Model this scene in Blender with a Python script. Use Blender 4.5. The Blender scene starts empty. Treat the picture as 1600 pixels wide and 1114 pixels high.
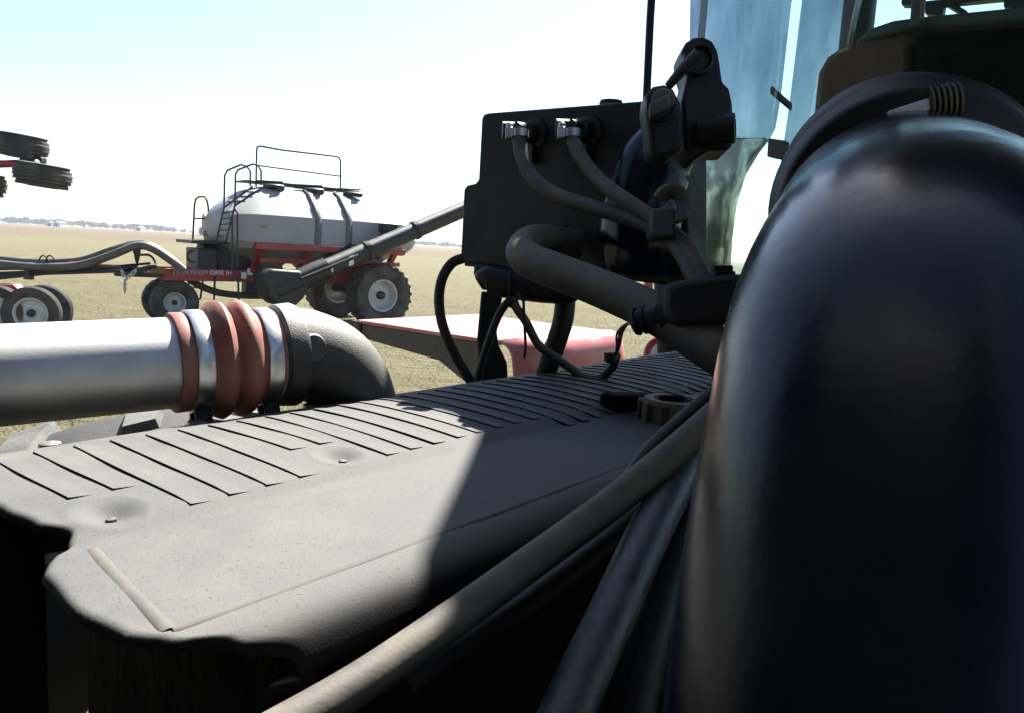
import bpy, bmesh, math, random
from mathutils import Vector, Matrix, noise
random.seed(7)
V = Vector
scene = bpy.context.scene
col = scene.collection
R_ = math.radians

# ------------------------------------------------------------------ camera
FPX = 1200.0                      # focal length in pixels of the 1600 x 1114 photograph
PITCH, ROLL, CAMZ = R_(7.92), R_(3.09), 2.5
cF = V((0, math.cos(PITCH), -math.sin(PITCH)))
cU0 = V((0, math.sin(PITCH), math.cos(PITCH)))
cR = V((1, 0, 0)) * math.cos(ROLL) + cU0 * math.sin(ROLL)
cU = cU0 * math.cos(ROLL) - V((1, 0, 0)) * math.sin(ROLL)
cC = V((0, 0, CAMZ))
cam_d = bpy.data.cameras.new('camera')
cam_d.sensor_width = 36
cam_d.lens = 36 * FPX / 1600
cam_d.clip_start = 0.02
cam_d.clip_end = 20000
cam = bpy.data.objects.new('camera', cam_d)
col.objects.link(cam)
m3 = Matrix((cR, cU, -cF)).transposed()
cam.matrix_world = Matrix.Translation(cC) @ m3.to_4x4()
scene.camera = cam

# ------------------------------------------------------------------ light
SUN_AZ, SUN_EL = 70.6, 51.0       # azimuth counted from +X towards +Y
w = bpy.data.worlds.new('World'); scene.world = w; w.use_nodes = True
wn = w.node_tree.nodes; wl = w.node_tree.links
sky = wn.new('ShaderNodeTexSky'); sky.sky_type = 'NISHITA'; sky.sun_disc = False
sky.sun_elevation = R_(SUN_EL); sky.sun_rotation = R_(90 - SUN_AZ)
sky.air_density = 1.0; sky.dust_density = 1.15; sky.ozone_density = 1.3; sky.altitude = 300
wn['Background'].inputs[1].default_value = 0.05
wl.new(sky.outputs[0], wn['Background'].inputs[0])
sd = bpy.data.lights.new('sun', 'SUN'); sd.energy = 5.0; sd.angle = R_(0.53); sd.color = (1, .955, .88)
sun = bpy.data.objects.new('sun', sd); col.objects.link(sun)
sdir = V((math.cos(R_(SUN_EL)) * math.cos(R_(SUN_AZ)), math.cos(R_(SUN_EL)) * math.sin(R_(SUN_AZ)), math.sin(R_(SUN_EL))))
sun.rotation_euler = sdir.to_track_quat('Z', 'Y').to_euler()
sun.location = sdir * 60
vs = scene.view_settings
vs.view_transform = 'Standard'; vs.look = 'None'; vs.gamma = 1; vs.exposure = 2.2; vs.use_curve_mapping = False

# ------------------------------------------------------------------ where things stand
def ray(x, y): return cF + cR * ((x - 800) / FPX) + cU * ((557 - y) / FPX)
def P(x, y, d): return cC + ray(x, y) * d
def Zp(x, y, z):
    v = ray(x, y); return cC + v * ((z - CAMZ) / v.z)
TH = R_(51.7)                     # the tractor's long axis, seen from above
eA = V((math.cos(TH), math.sin(TH), 0)); eB = V((math.sin(TH), -math.cos(TH), 0)); eZ = V((0, 0, 1))
def E(a, b, z): return eA * a + eB * b + eZ * z
def A_(x, y, a):                  # point on the cross plane a = const of the tractor
    v = ray(x, y); return cC + v * (a / v.dot(eA))
def B_(x, y, b):
    v = ray(x, y); return cC + v * (b / v.dot(eB))

# ------------------------------------------------------------------ geometry helpers
class G:
    def __init__(s): s.v = []; s.f = []
    def add(s, vs, fs):
        n = len(s.v); s.v += [V(q) for q in vs]; s.f += [tuple(i + n for i in f) for f in fs]; return s
    def box(s, c, x, y, z):       # centre and three half-extent vectors
        c, x, y, z = V(c), V(x), V(y), V(z)
        vs = [c + x * i + y * j + z * k for k in (-1, 1) for j in (-1, 1) for i in (-1, 1)]
        fs = [(0, 2, 3, 1), (4, 5, 7, 6), (0, 1, 5, 4), (2, 6, 7, 3), (0, 4, 6, 2), (1, 3, 7, 5)]
        if x.cross(y).dot(z) < 0: fs = [f[::-1] for f in fs]
        return s.add(vs, fs)
    def bar(s, p, q, wv, hv):     # box from p to q with half-extents wv, hv
        p, q = V(p), V(q); return s.box((p + q) / 2, (q - p) / 2, wv, hv)
    def prism(s, pts, ext):       # polygon pushed along ext
        pts = [V(p) for p in pts]; ext = V(ext); n = len(pts)
        nr = V((0, 0, 0))
        for i in range(n): nr += pts[i].cross(pts[(i + 1) % n])
        if nr.dot(ext) > 0: pts = pts[::-1]
        vs = pts + [p + ext for p in pts]
        return s.add(vs, [tuple(range(n)), tuple(range(2 * n - 1, n - 1, -1))] + [((i + 1) % n, i, i + n, (i + 1) % n + n) for i in range(n)])
    def tube(s, pts, r, n=12, cap=True, sq=1.0, upv=None):
        pts = [V(p) for p in pts]; m = len(pts)
        rs = r if isinstance(r, (list, tuple)) else [r] * m
        t0 = (pts[1] - pts[0]).normalized()
        u = V(upv) if upv else (V((0, 0, 1)) if abs(t0.z) < .9 else V((1, 0, 0)))
        u = (u - t0 * u.dot(t0)).normalized()
        base = len(s.v); rings = []
        for i in range(m):
            t = (pts[min(i + 1, m - 1)] - pts[max(i - 1, 0)]).normalized()
            u = (u - t * u.dot(t)).normalized(); w_ = t.cross(u)
            rings.append([pts[i] + (u * math.cos(2 * math.pi * k / n) + w_ * sq * math.sin(2 * math.pi * k / n)) * rs[i] for k in range(n)])
        vs = [p for rg in rings for p in rg]; fs = []
        for i in range(m - 1):
            for k in range(n):
                k2 = (k + 1) % n
                fs.append((i * n + k, i * n + k2, (i + 1) * n + k2, (i + 1) * n + k))
        if cap: fs += [tuple(range(n - 1, -1, -1)), tuple((m - 1) * n + k for k in range(n))]
        return s.add(vs, fs)
    def lathe(s, o, ax, prof, n=32, closed=False, cap=True):   # prof: (distance along ax, radius)
        o, ax = V(o), V(ax).normalized()
        u = V((0, 0, 1)) if abs(ax.z) < .9 else V((1, 0, 0))
        u = (u - ax * u.dot(ax)).normalized(); w_ = ax.cross(u)
        vs = [o + ax * h + (u * math.cos(2 * math.pi * k / n) + w_ * math.sin(2 * math.pi * k / n)) * r for h, r in prof for k in range(n)]
        fs = []; m = len(prof)
        for i in range(m - (0 if closed else 1)):
            i2 = (i + 1) % m
            for k in range(n):
                k2 = (k + 1) % n
                fs.append((i * n + k, i * n + k2, i2 * n + k2, i2 * n + k))
        if not closed and cap:
            if prof[0][1] > 1e-5: fs.append(tuple(range(n - 1, -1, -1)))
            if prof[-1][1] > 1e-5: fs.append(tuple((m - 1) * n + k for k in range(n)))
        return s.add(vs, fs)
    def grid(s, rows):
        m, n = len(rows), len(rows[0])
        return s.add([p for r in rows for p in r], [(i * n + j, i * n + j + 1, (i + 1) * n + j + 1, (i + 1) * n + j) for i in range(m - 1) for j in range(n - 1)])

def smooth_path(pts, k=6):        # Catmull-Rom
    pts = [V(p) for p in pts]; out = []
    for i in range(len(pts) - 1):
        p0, p1, p2, p3 = pts[max(i - 1, 0)], pts[i], pts[i + 1], pts[min(i + 2, len(pts) - 1)]
        for j in range(k):
            t = j / k
            out.append(.5 * ((2 * p1) + (p2 - p0) * t + (2 * p0 - 5 * p1 + 4 * p2 - p3) * t * t + (3 * p1 - p0 - 3 * p2 + p3) * t ** 3))
    out.append(pts[-1]); return out
def px_path(l, k=6): return smooth_path([P(*q) for q in l], k)
def lerp_r(rs, k):
    out = []
    for i in range(len(rs) - 1): out += [rs[i] + (rs[i + 1] - rs[i]) * j / k for j in range(k)]
    return out + [rs[-1]]

WL = {}
def tag(o, label=None, cat=None, group=None, kind=None):
    if label: o['label'] = label
    if cat: o['category'] = cat
    if group: o['group'] = group
    if kind: o['kind'] = kind
    return o
def empty(name, loc, label=None, cat=None):
    o = bpy.data.objects.new(name, None); col.objects.link(o); o.location = V(loc); WL[o] = V(loc)
    o.empty_display_size = .2
    return tag(o, label, cat)
def mk(name, g, mat, parent=None, label=None, T=None, bevel=0, sharp=38, subs=0, kind=None, fix=True):
    vs = [T @ p for p in g.v] if T else g.v
    lo = V([min(p[i] for p in vs) for i in range(3)]); hi = V([max(p[i] for p in vs) for i in range(3)])
    c = (lo + hi) / 2
    me = bpy.data.meshes.new(name); me.from_pydata([p - c for p in vs], [], g.f)
    if fix:
        bm = bmesh.new(); bm.from_mesh(me); bmesh.ops.recalc_face_normals(bm, faces=bm.faces); bm.to_mesh(me); bm.free()
    me.materials.append(mat)
    me.polygons.foreach_set('use_smooth', [True] * len(me.polygons))
    me.set_sharp_from_angle(angle=R_(sharp))
    o = bpy.data.objects.new(name, me); col.objects.link(o)
    if bevel:
        b = o.modifiers.new('bevel', 'BEVEL'); b.width = bevel; b.segments = 2; b.limit_method = 'ANGLE'; b.angle_limit = R_(40)
    if subs:
        b = o.modifiers.new('subdivision', 'SUBSURF'); b.levels = subs; b.render_levels = subs
    WL[o] = c
    if parent: o.parent = parent; o.location = c - WL[parent]
    else: o.location = c
    return tag(o, label, None, None, kind)

# ------------------------------------------------------------------ materials
KA = .43
def mat(name, colr, rough=.6, metal=0, dust=None, dust_amt=.5, scale=20, bump=0, bscale=80, spec=.5, coat=0, stretch=None, contrast=(.4, .65), fine=None, up=None):
    if not metal:                 # measured albedos for the exposure above
        colr = tuple(q * KA for q in colr); dust = dust and tuple(q * KA for q in dust)
        fine = fine and (fine[0], tuple(q * KA for q in fine[1]), fine[2]); up = up and (up[0], up[1], tuple(q * KA for q in up[2]))
    m = bpy.data.materials.new(name); m.use_nodes = True
    n, l = m.node_tree.nodes, m.node_tree.links
    b = n['Principled BSDF']
    b.inputs['Base Color'].default_value = (*colr, 1); b.inputs['Roughness'].default_value = rough
    b.inputs['Metallic'].default_value = metal; b.inputs['Specular IOR Level'].default_value = spec
    if coat: b.inputs['Coat Weight'].default_value = coat; b.inputs['Coat Roughness'].default_value = .12
    geo = n.new('ShaderNodeNewGeometry')
    src = geo.outputs['Position']
    if stretch:
        mp = n.new('ShaderNodeMapping'); mp.inputs['Rotation'].default_value = stretch[1]; mp.inputs['Scale'].default_value = stretch[0]
        mp.vector_type = 'TEXTURE' if len(stretch) > 2 else 'POINT'
        l.new(src, mp.inputs[0]); src = mp.outputs[0]
    if dust:
        t = n.new('ShaderNodeTexNoise'); t.inputs['Scale'].default_value = scale; t.inputs['Detail'].default_value = 7; t.inputs['Roughness'].default_value = .62
        l.new(src, t.inputs['Vector'])
        r = n.new('ShaderNodeValToRGB'); r.color_ramp.elements[0].position = contrast[0]; r.color_ramp.elements[1].position = contrast[1]
        r.color_ramp.elements[1].color = (dust_amt,) * 3 + (1,)
        l.new(t.outputs[0], r.inputs[0])
        mx = n.new('ShaderNodeMix'); mx.data_type = 'RGBA'
        mx.inputs[6].default_value = (*colr, 1); mx.inputs[7].default_value = (*dust, 1)
        l.new(r.outputs[0], mx.inputs[0]); last = mx.outputs[2]
        if fine:
            t2 = n.new('ShaderNodeTexNoise'); t2.inputs['Scale'].default_value = fine[0]; t2.inputs['Detail'].default_value = 4
            l.new(src, t2.inputs['Vector'])
            r2 = n.new('ShaderNodeValToRGB'); r2.color_ramp.elements[0].position = fine[2]; r2.color_ramp.elements[1].position = fine[2] + .12
            l.new(t2.outputs[0], r2.inputs[0])
            mx2 = n.new('ShaderNodeMix'); mx2.data_type = 'RGBA'; mx2.inputs[7].default_value = (*fine[1], 1)
            l.new(r2.outputs[0], mx2.inputs[0]); l.new(last, mx2.inputs[6]); last = mx2.outputs[2]
        if up:                    # dust on upward faces; sides painted near black to deepen their shade
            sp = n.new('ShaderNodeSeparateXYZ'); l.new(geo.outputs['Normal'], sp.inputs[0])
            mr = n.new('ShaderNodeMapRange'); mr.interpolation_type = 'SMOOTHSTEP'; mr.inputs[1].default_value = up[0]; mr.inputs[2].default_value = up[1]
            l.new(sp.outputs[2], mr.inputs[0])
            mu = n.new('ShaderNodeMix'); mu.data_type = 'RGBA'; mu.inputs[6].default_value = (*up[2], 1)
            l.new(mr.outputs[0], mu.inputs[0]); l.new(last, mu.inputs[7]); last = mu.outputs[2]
        l.new(last, b.inputs['Base Color'])
        ad = n.new('ShaderNodeMath'); ad.operation = 'MULTIPLY_ADD'; ad.use_clamp = True
        ad.inputs[1].default_value = .3; ad.inputs[2].default_value = rough
        l.new(r.outputs[0], ad.inputs[0]); l.new(ad.outputs[0], b.inputs['Roughness'])
    if bump:
        t = n.new('ShaderNodeTexNoise'); t.inputs['Scale'].default_value = bscale; t.inputs['Detail'].default_value = 5
        l.new(src, t.inputs['Vector'])
        bp = n.new('ShaderNodeBump'); bp.inputs['Strength'].default_value = bump; bp.inputs['Distance'].default_value = .6 / bscale
        l.new(t.outputs[0], bp.inputs['Height']); l.new(bp.outputs[0], b.inputs['Normal'])
    return m

DUST = (.30, .27, .21)
M = {}
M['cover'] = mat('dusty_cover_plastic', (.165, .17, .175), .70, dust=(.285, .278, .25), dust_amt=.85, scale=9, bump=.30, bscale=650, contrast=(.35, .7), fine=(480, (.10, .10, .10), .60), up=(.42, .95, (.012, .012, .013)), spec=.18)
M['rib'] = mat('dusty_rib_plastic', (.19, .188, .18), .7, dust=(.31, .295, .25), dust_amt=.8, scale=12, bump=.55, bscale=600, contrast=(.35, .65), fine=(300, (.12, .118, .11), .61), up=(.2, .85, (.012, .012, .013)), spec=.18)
M['bead'] = mat('dusty_bead', (.17, .168, .165), .75, dust=(.28, .26, .21), dust_amt=.8, scale=30, spec=.18)
M['black'] = mat('black_painted_steel', (.008, .008, .009), .5, dust=(.04, .036, .032), dust_amt=.6, scale=9, bump=.15, bscale=300, spec=.25)
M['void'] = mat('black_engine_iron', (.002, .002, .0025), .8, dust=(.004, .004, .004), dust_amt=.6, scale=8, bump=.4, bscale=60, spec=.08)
M['duct'] = mat('black_moulded_rubber', (.006, .011, .030), .19, dust=(.016, .022, .042), dust_amt=.7, scale=6, bump=.035, bscale=45, contrast=(.45, .75), spec=.26, fine=(520, (.09, .09, .09), .70))  # blue in the base colour stands in for reflected sky
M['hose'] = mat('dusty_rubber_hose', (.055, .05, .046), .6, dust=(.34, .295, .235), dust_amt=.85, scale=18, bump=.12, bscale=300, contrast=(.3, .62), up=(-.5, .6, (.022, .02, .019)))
M['hoseblk'] = mat('black_rubber_hose', (.008, .008, .009), .5, dust=(.06, .053, .043), dust_amt=.6, scale=16, bump=.2, bscale=300, contrast=(.45, .75), spec=.3)
M['greyhose'] = mat('grey_sleeved_hose', (.06, .075, .09), .36, dust=(.20, .22, .24), dust_amt=.6, scale=25, bump=.2, bscale=160)
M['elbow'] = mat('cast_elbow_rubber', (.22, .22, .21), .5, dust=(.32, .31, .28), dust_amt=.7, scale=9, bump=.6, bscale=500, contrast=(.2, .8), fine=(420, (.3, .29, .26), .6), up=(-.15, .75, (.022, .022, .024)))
M['alu'] = mat('brushed_aluminium_tube', (.47, .47, .47), .5, 1, dust=(.34, .325, .29), dust_amt=.7, scale=9, bump=.05, bscale=240, contrast=(.4, .75))
M['band'] = mat('steel_clamp_band', (.55, .55, .55), .34, 1, dust=(.35, .33, .3), dust_amt=.5, scale=60, contrast=(.5, .7))
M['zinc'] = mat('zinc_fitting', (.5, .49, .47), .35, 1, dust=(.3, .27, .2), dust_amt=.6, scale=90)
M['redrub'] = mat('red_silicone_hose', (.46, .13, .09), .6, dust=(.52, .34, .26), dust_amt=.75, scale=22, bump=.2, bscale=400, contrast=(.35, .7))
M['redpaint'] = mat('dusty_red_paint', (.9, .10, .09), .4, dust=(1.0, .62, .53), dust_amt=.7, scale=8, contrast=(.3, .75), fine=(160, (1.1, .75, .66), .6), coat=.2)
M['cartred'] = mat('cart_red_paint', (.62, .025, .04), .4, dust=(.6, .2, .15), dust_amt=.35, scale=3, coat=.2)
M['tank'] = mat('grey_tank_shell', (.60, .62, .67), .42, dust=(.55, .54, .51), dust_amt=.6, scale=1.2, contrast=(.35, .7))
M['strap'] = mat('tank_strap_steel', (.30, .30, .29), .5, dust=(.2, .19, .17), dust_amt=.7, scale=3)
M['tyre'] = mat('dusty_tyre_rubber', (.04, .04, .045), .75, dust=(.30, .26, .21), dust_amt=.9, scale=3.5, bump=.3, bscale=40, contrast=(.35, .75))
M['tyre_near'] = mat('tractor_tyre_rubber', (.02, .02, .021), .75, dust=(.12, .11, .09), dust_amt=.5, scale=6, bump=.4, bscale=90, contrast=(.4, .75))
M['lug'] = mat('worn_lug_rubber', (.10, .10, .095), .7, dust=(.24, .22, .19), dust_amt=.8, scale=10, bump=.4, bscale=90)
M['rim'] = mat('silver_wheel_paint', (1.1, 1.12, 1.14), .35, 0, dust=(.7, .65, .57), dust_amt=.4, scale=4)
M['cartblk'] = mat('cart_black_steel', (.014, .015, .019), .45, dust=(.045, .042, .04), dust_amt=.5, scale=3)
M['rail'] = mat('dark_rail_tube', (.035, .036, .045), .5)
M['fathose'] = mat('grey_seed_hose', (.13, .12, .11), .5, dust=(.3, .27, .22), dust_amt=.6, scale=3)
M['white'] = mat('white_decal', (1.6, 1.6, 1.55), .5)
M['yellow'] = mat('yellow_decal', (.55, .38, .08), .5, dust=(.4, .33, .18), dust_amt=.5, scale=30)
M['decalgrey'] = mat('grey_lettering', (.8, .76, .78), .5)
M['cap'] = mat('dirty_oil_cap', (.09, .07, .05), .6, dust=(.26, .2, .14), dust_amt=.8, scale=60)
M['castgrey'] = mat('grey_cast_metal', (.7, .74, .78), .5, dust=(.9, .9, .88), dust_amt=.6, scale=30, bump=.4, bscale=260)
M['pillar'] = mat('dusty_cab_post', (.22, .26, .29), .3, dust=(.36, .37, .36), dust_amt=.8, scale=5, contrast=(.3, .7), spec=.6)
M['pillarlow'] = mat('reflection_mottle_post', (.05, .055, .045), .28, dust=(.34, .33, .27), dust_amt=.85, scale=13, contrast=(.44, .6), spec=.6, stretch=((1, 1, .4), (0, 0, 0)))  # dark mottle painted in place of ground reflections
M['brown'] = mat('brown_dash', (.22, .075, .045), .8, dust=(.30, .16, .11), dust_amt=.7, scale=14)
M['ledge'] = mat('grey_dash_top', (.13, .125, .11), .7, dust=(.24, .22, .19), dust_amt=.6, scale=10)
M['redpipe'] = mat('bright_red_tube', (.6, .02, .025), .3, coat=.3)
M['wire'] = mat('brown_wire', (.09, .05, .02), .5)
M['bark'] = mat('far_foliage', (.05, .065, .04), .9, dust=(.09, .1, .06), dust_amt=.8, scale=.2)
M['barnw'] = mat('farm_white', (1.4, 1.4, 1.36), .7)
M['barnr'] = mat('farm_roof', (.22, .2, .19), .7)

def glass_mat():
    m = bpy.data.materials.new('tinted_glass'); m.use_nodes = True
    n, l = m.node_tree.nodes, m.node_tree.links; n.clear()
    o = n.new('ShaderNodeOutputMaterial'); t = n.new('ShaderNodeBsdfTransparent'); t.inputs[0].default_value = (.84, .99, .965, 1)
    g = n.new('ShaderNodeBsdfGlossy'); g.inputs['Roughness'].default_value = .03
    fr = n.new('ShaderNodeFresnel'); fr.inputs[0].default_value = 1.45
    mx = n.new('ShaderNodeMixShader'); l.new(fr.outputs[0], mx.inputs[0]); l.new(t.outputs[0], mx.inputs[1]); l.new(g.outputs[0], mx.inputs[2]); l.new(mx.outputs[0], o.inputs[0])
    return m
M['glass'] = glass_mat()
def film_mat(name, t0, t1, dcol, scale, lo, hi, stretch=(1, 1, 1), gl=.12):
    m = bpy.data.materials.new(name); m.use_nodes = True
    n, l = m.node_tree.nodes, m.node_tree.links; n.clear()
    o = n.new('ShaderNodeOutputMaterial'); tr = n.new('ShaderNodeBsdfTransparent'); df = n.new('ShaderNodeBsdfDiffuse'); df.inputs[0].default_value = (*dcol, 1)
    g = n.new('ShaderNodeBsdfGlossy'); g.inputs['Roughness'].default_value = .12
    geo = n.new('ShaderNodeNewGeometry'); mp = n.new('ShaderNodeMapping'); mp.inputs['Scale'].default_value = stretch; l.new(geo.outputs['Position'], mp.inputs[0])
    tx = n.new('ShaderNodeTexNoise'); tx.inputs['Scale'].default_value = scale; tx.inputs['Detail'].default_value = 6; tx.inputs['Distortion'].default_value = .6; l.new(mp.outputs[0], tx.inputs['Vector'])
    r = n.new('ShaderNodeValToRGB'); r.color_ramp.elements[0].position = lo; r.color_ramp.elements[1].position = hi
    r.color_ramp.elements[0].color = (*t0, 1); r.color_ramp.elements[1].color = (*t1, 1); l.new(tx.outputs[0], r.inputs[0]); l.new(r.outputs[0], tr.inputs[0])
    a1 = n.new('ShaderNodeAddShader'); l.new(tr.outputs[0], a1.inputs[0]); l.new(df.outputs[0], a1.inputs[1])
    mx = n.new('ShaderNodeMixShader'); mx.inputs[0].default_value = gl; l.new(a1.outputs[0], mx.inputs[1]); l.new(g.outputs[0], mx.inputs[2]); l.new(mx.outputs[0], o.inputs[0])
    return m
M['pillar'] = film_mat('dusty_smoked_glass', (.30, .37, .42), (.60, .64, .65), (.07, .07, .06), 16, .32, .68, (1, 1, .25))
M['pillarlow'] = film_mat('reflection_mottle_glass', (.08, .10, .09), (.60, .60, .55), (.05, .05, .04), 24, .43, .60, (1, 1, .45))  # noise mottle painted into the glass as ground reflections


def field_mat():
    m = bpy.data.materials.new('stubble_field'); m.use_nodes = True
    n, l = m.node_tree.nodes, m.node_tree.links; b = n['Principled BSDF']; b.inputs['Roughness'].default_value = .95; b.inputs['Specular IOR Level'].default_value = .1
    geo = n.new('ShaderNodeNewGeometry'); sep = n.new('ShaderNodeSeparateXYZ'); l.new(geo.outputs['Position'], sep.inputs[0])
    def noise_(scale, det=6, sc=(1, 1, 1), rot=R_(-8)):
        mp = n.new('ShaderNodeMapping'); mp.inputs['Scale'].default_value = sc; mp.inputs['Rotation'].default_value = (0, 0, rot)
        l.new(geo.outputs['Position'], mp.inputs[0])
        t = n.new('ShaderNodeTexNoise'); t.inputs['Scale'].default_value = scale; t.inputs['Detail'].default_value = det; t.inputs['Roughness'].default_value = .65
        l.new(mp.outputs[0], t.inputs['Vector']); return t.outputs[0]
    def ramp(s, p0, p1, c0, c1):
        r = n.new('ShaderNodeValToRGB'); r.color_ramp.elements[0].position = p0; r.color_ramp.elements[1].position = p1
        kk = 1 if c1[0] in (1, .55) else KA
        r.color_ramp.elements[0].color = (*[q * kk for q in c0], 1); r.color_ramp.elements[1].color = (*[q * kk for q in c1], 1); l.new(s, r.inputs[0]); return r.outputs[0]
    def mix(f, a, c):
        x = n.new('ShaderNodeMix'); x.data_type = 'RGBA'; l.new(f, x.inputs[0]); l.new(a, x.inputs[6]); l.new(c, x.inputs[7]); return x.outputs[2]
    K = ((0, 0, 0), (1, 1, 1))
    rows = noise_(2.6, 6, (.22, 2.2, 1))
    base = ramp(rows, .33, .67, (.16, .14, .08), (.44, .39, .24))
    straw = ramp(noise_(26, 4, (.5, 1.4, 1)), .5, .66, *K)
    sc = n.new('ShaderNodeRGB'); sc.outputs[0].default_value = (.21, .185, .12, 1)
    c = mix(straw, base, sc.outputs[0])
    dk = n.new('ShaderNodeRGB'); dk.outputs[0].default_value = (.062, .054, .03, 1)
    c = mix(ramp(noise_(.9, 5, (.13, .9, 1)), .5, .72, (0, 0, 0), (.55, .55, .55)), c, dk.outputs[0])
    c = mix(ramp(noise_(3.2, 6, (.35, 1.2, 1)), .52, .70, (0, 0, 0), (.55, .55, .55)), c, dk.outputs[0])
    gr = n.new('ShaderNodeRGB'); gr.outputs[0].default_value = (.118, .120, .055, 1)
    gm = ramp(noise_(.09, 4, (.5, 1.5, 1)), .35, .75, (.05, .05, .05), (.55, .40, .55))
    c = mix(gm, c, gr.outputs[0])
    # bare brown land beyond the stubble, in strips
    wob = n.new('ShaderNodeMath'); wob.operation = 'MULTIPLY_ADD'; wob.inputs[1].default_value = 60
    l.new(noise_(.012, 3, (.3, 1, 1)), wob.inputs[0]); l.new(sep.outputs[1], wob.inputs[2])
    mr = n.new('ShaderNodeMapRange'); mr.inputs[1].default_value = 165; mr.inputs[2].default_value = 215; l.new(wob.outputs[0], mr.inputs[0])
    brown = ramp(noise_(.02, 5, (.15, 1.5, 1)), .35, .65, (.20, .145, .10), (.31, .25, .17))
    c = mix(mr.outputs[0], c, brown)
    l.new(c, b.inputs['Base Color'])
    bp = n.new('ShaderNodeBump'); bp.inputs['Strength'].default_value = 1.0; bp.inputs['Distance'].default_value = .22
    l.new(rows, bp.inputs['Height'])
    bp2 = n.new('ShaderNodeBump'); bp2.inputs['Strength'].default_value = 1.0; bp2.inputs['Distance'].default_value = .07
    l.new(noise_(14, 5, (.6, 1.3, 1)), bp2.inputs['Height']); l.new(bp.outputs[0], bp2.inputs['Normal']); l.new(bp2.outputs[0], b.inputs['Normal'])
    return m
M['field'] = field_mat()
M['straw'] = mat('straw_blade', (.30, .26, .14), .8, dust=(.20, .21, .08), dust_amt=.9, scale=1.3)

# ------------------------------------------------------------------ the setting
g = G(); N = 48; ext = 4200
def gz(x, y): return 0.0
g.add([(-ext, -ext, 0), (ext, -ext, 0), (ext, ext, 0), (-ext, ext, 0)], [(0, 1, 2, 3)])
mk('field_ground', g, M['field'], kind='structure')
# short stubble standing on the near part of the field
g = G()
for i in range(52000):
    y = 3.2 + 34 * random.random() ** 1.5
    x = random.uniform(-.72, .30) * y
    row = round((y + x * .14) / .19) * .19 - x * .14
    y = row + random.gauss(0, .045)
    h = random.uniform(.02, .075); an = random.uniform(0, math.pi); ww = random.uniform(.003, .007)
    d = V((math.cos(an), math.sin(an), 0)) * ww; le = V((random.gauss(0, .05), random.gauss(0, .05), h))
    c = V((x, y, 0)); g.add([c - d, c + d, c + le], [(0, 1, 2)])
tag(mk('stubble', g, M['straw'], label='short straw stubble in rows across the field', fix=False), cat='stubble', kind='stuff')

# ------------------------------------------------------------------ far landscape
def woodland(name, x0, x1, dist, h0, h1, label, step=5):
    g = G(); rnd = random.Random(int(x0) + int(dist))
    xa, xb = P(x0, 380, 1).x * dist, P(x1, 380, 1).x * dist
    x = xa
    while x < xb:
        t = (x - xa) / (xb - xa); env = min(1, 6 * t, 6 * (1 - t)) * .8 + .2
        h = env * (h0 + (h1 - h0) * (.5 + .5 * noise.noise(V((x * .012, 3, dist))))) * rnd.uniform(.75, 1.1)
        r = h * rnd.uniform(.4, .65); y = dist + rnd.uniform(-25, 25)
        g.tube([(x, y, -.2), (x, y, h * .45)], [h * .04, h * .02], 5)
        for k in range(14):
            c = V((x + rnd.gauss(0, r * .5), y + rnd.gauss(0, r * .5), h * rnd.uniform(.3, .92)))
            s = r * rnd.uniform(.22, .5)
            for q in range(4):
                v = [c + V((rnd.gauss(0, s), rnd.gauss(0, s), rnd.gauss(0, s * .7))) for _ in range(4)]
                g.add(v, [(0, 1, 2), (0, 3, 1), (1, 3, 2)])
        x += rnd.uniform(.5, 1.4) * step
    tag(mk(name, g, M['bark'], label=label, fix=False), cat='woodland', kind='stuff')
woodland('distant_woodland', -60, 320, 1500, 7, 14, 'blue hazy strip of far trees along the horizon on the left', 4)
woodland('grove', 304, 345, 640, 5, 8, 'dark clump of trees at the horizon beside the cart ladder', 3)
woodland('distant_shelterbelt', 610, 730, 1700, 7, 11, 'faint far trees on the horizon right of the air cart', 4)
def shed(x, d, wd, h, label):
    p = Zp(x, 400, 0); dr = V((p.x / p.y * d, d, 0)); o = empty('farm_shed', dr, label, 'shed')
    g = G(); pr = [(-wd / 2, 0, 0), (wd / 2, 0, 0), (wd / 2, 0, h), (0, 0, h * 1.45), (-wd / 2, 0, h)]
    g.prism([dr + V(q) for q in pr], (0, wd * 1.3, 0)); mk('wall', g, M['barnw'], o)
    g = G()
    for s in (-1, 1):
        g.prism([dr + V((0, -.3, h * 1.46)), dr + V((0, -.3, h * 1.50)), dr + V((s * wd * .55, -.3, h * .98)), dr + V((s * wd * .55, -.3, h * .94))], (0, wd * 1.3 + .6, 0))
    mk('roof', g, M['barnr'], o)
    g = G(); g.box(dr + V((0, -.05, h * .4)), (wd * .22, 0, 0), (0, .06, 0), (0, 0, h * .4)); mk('door', g, M['barnr'], o)
shed(78, 900, 8, 4, 'small white farm shed at the far left end of the horizon')
shed(88, 905, 11, 4.5, 'wider white farm shed on the left horizon, right of its small neighbour')
shed(216, 1000, 9, 4, 'tiny white shed on the horizon left of the cart ladder')

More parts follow.
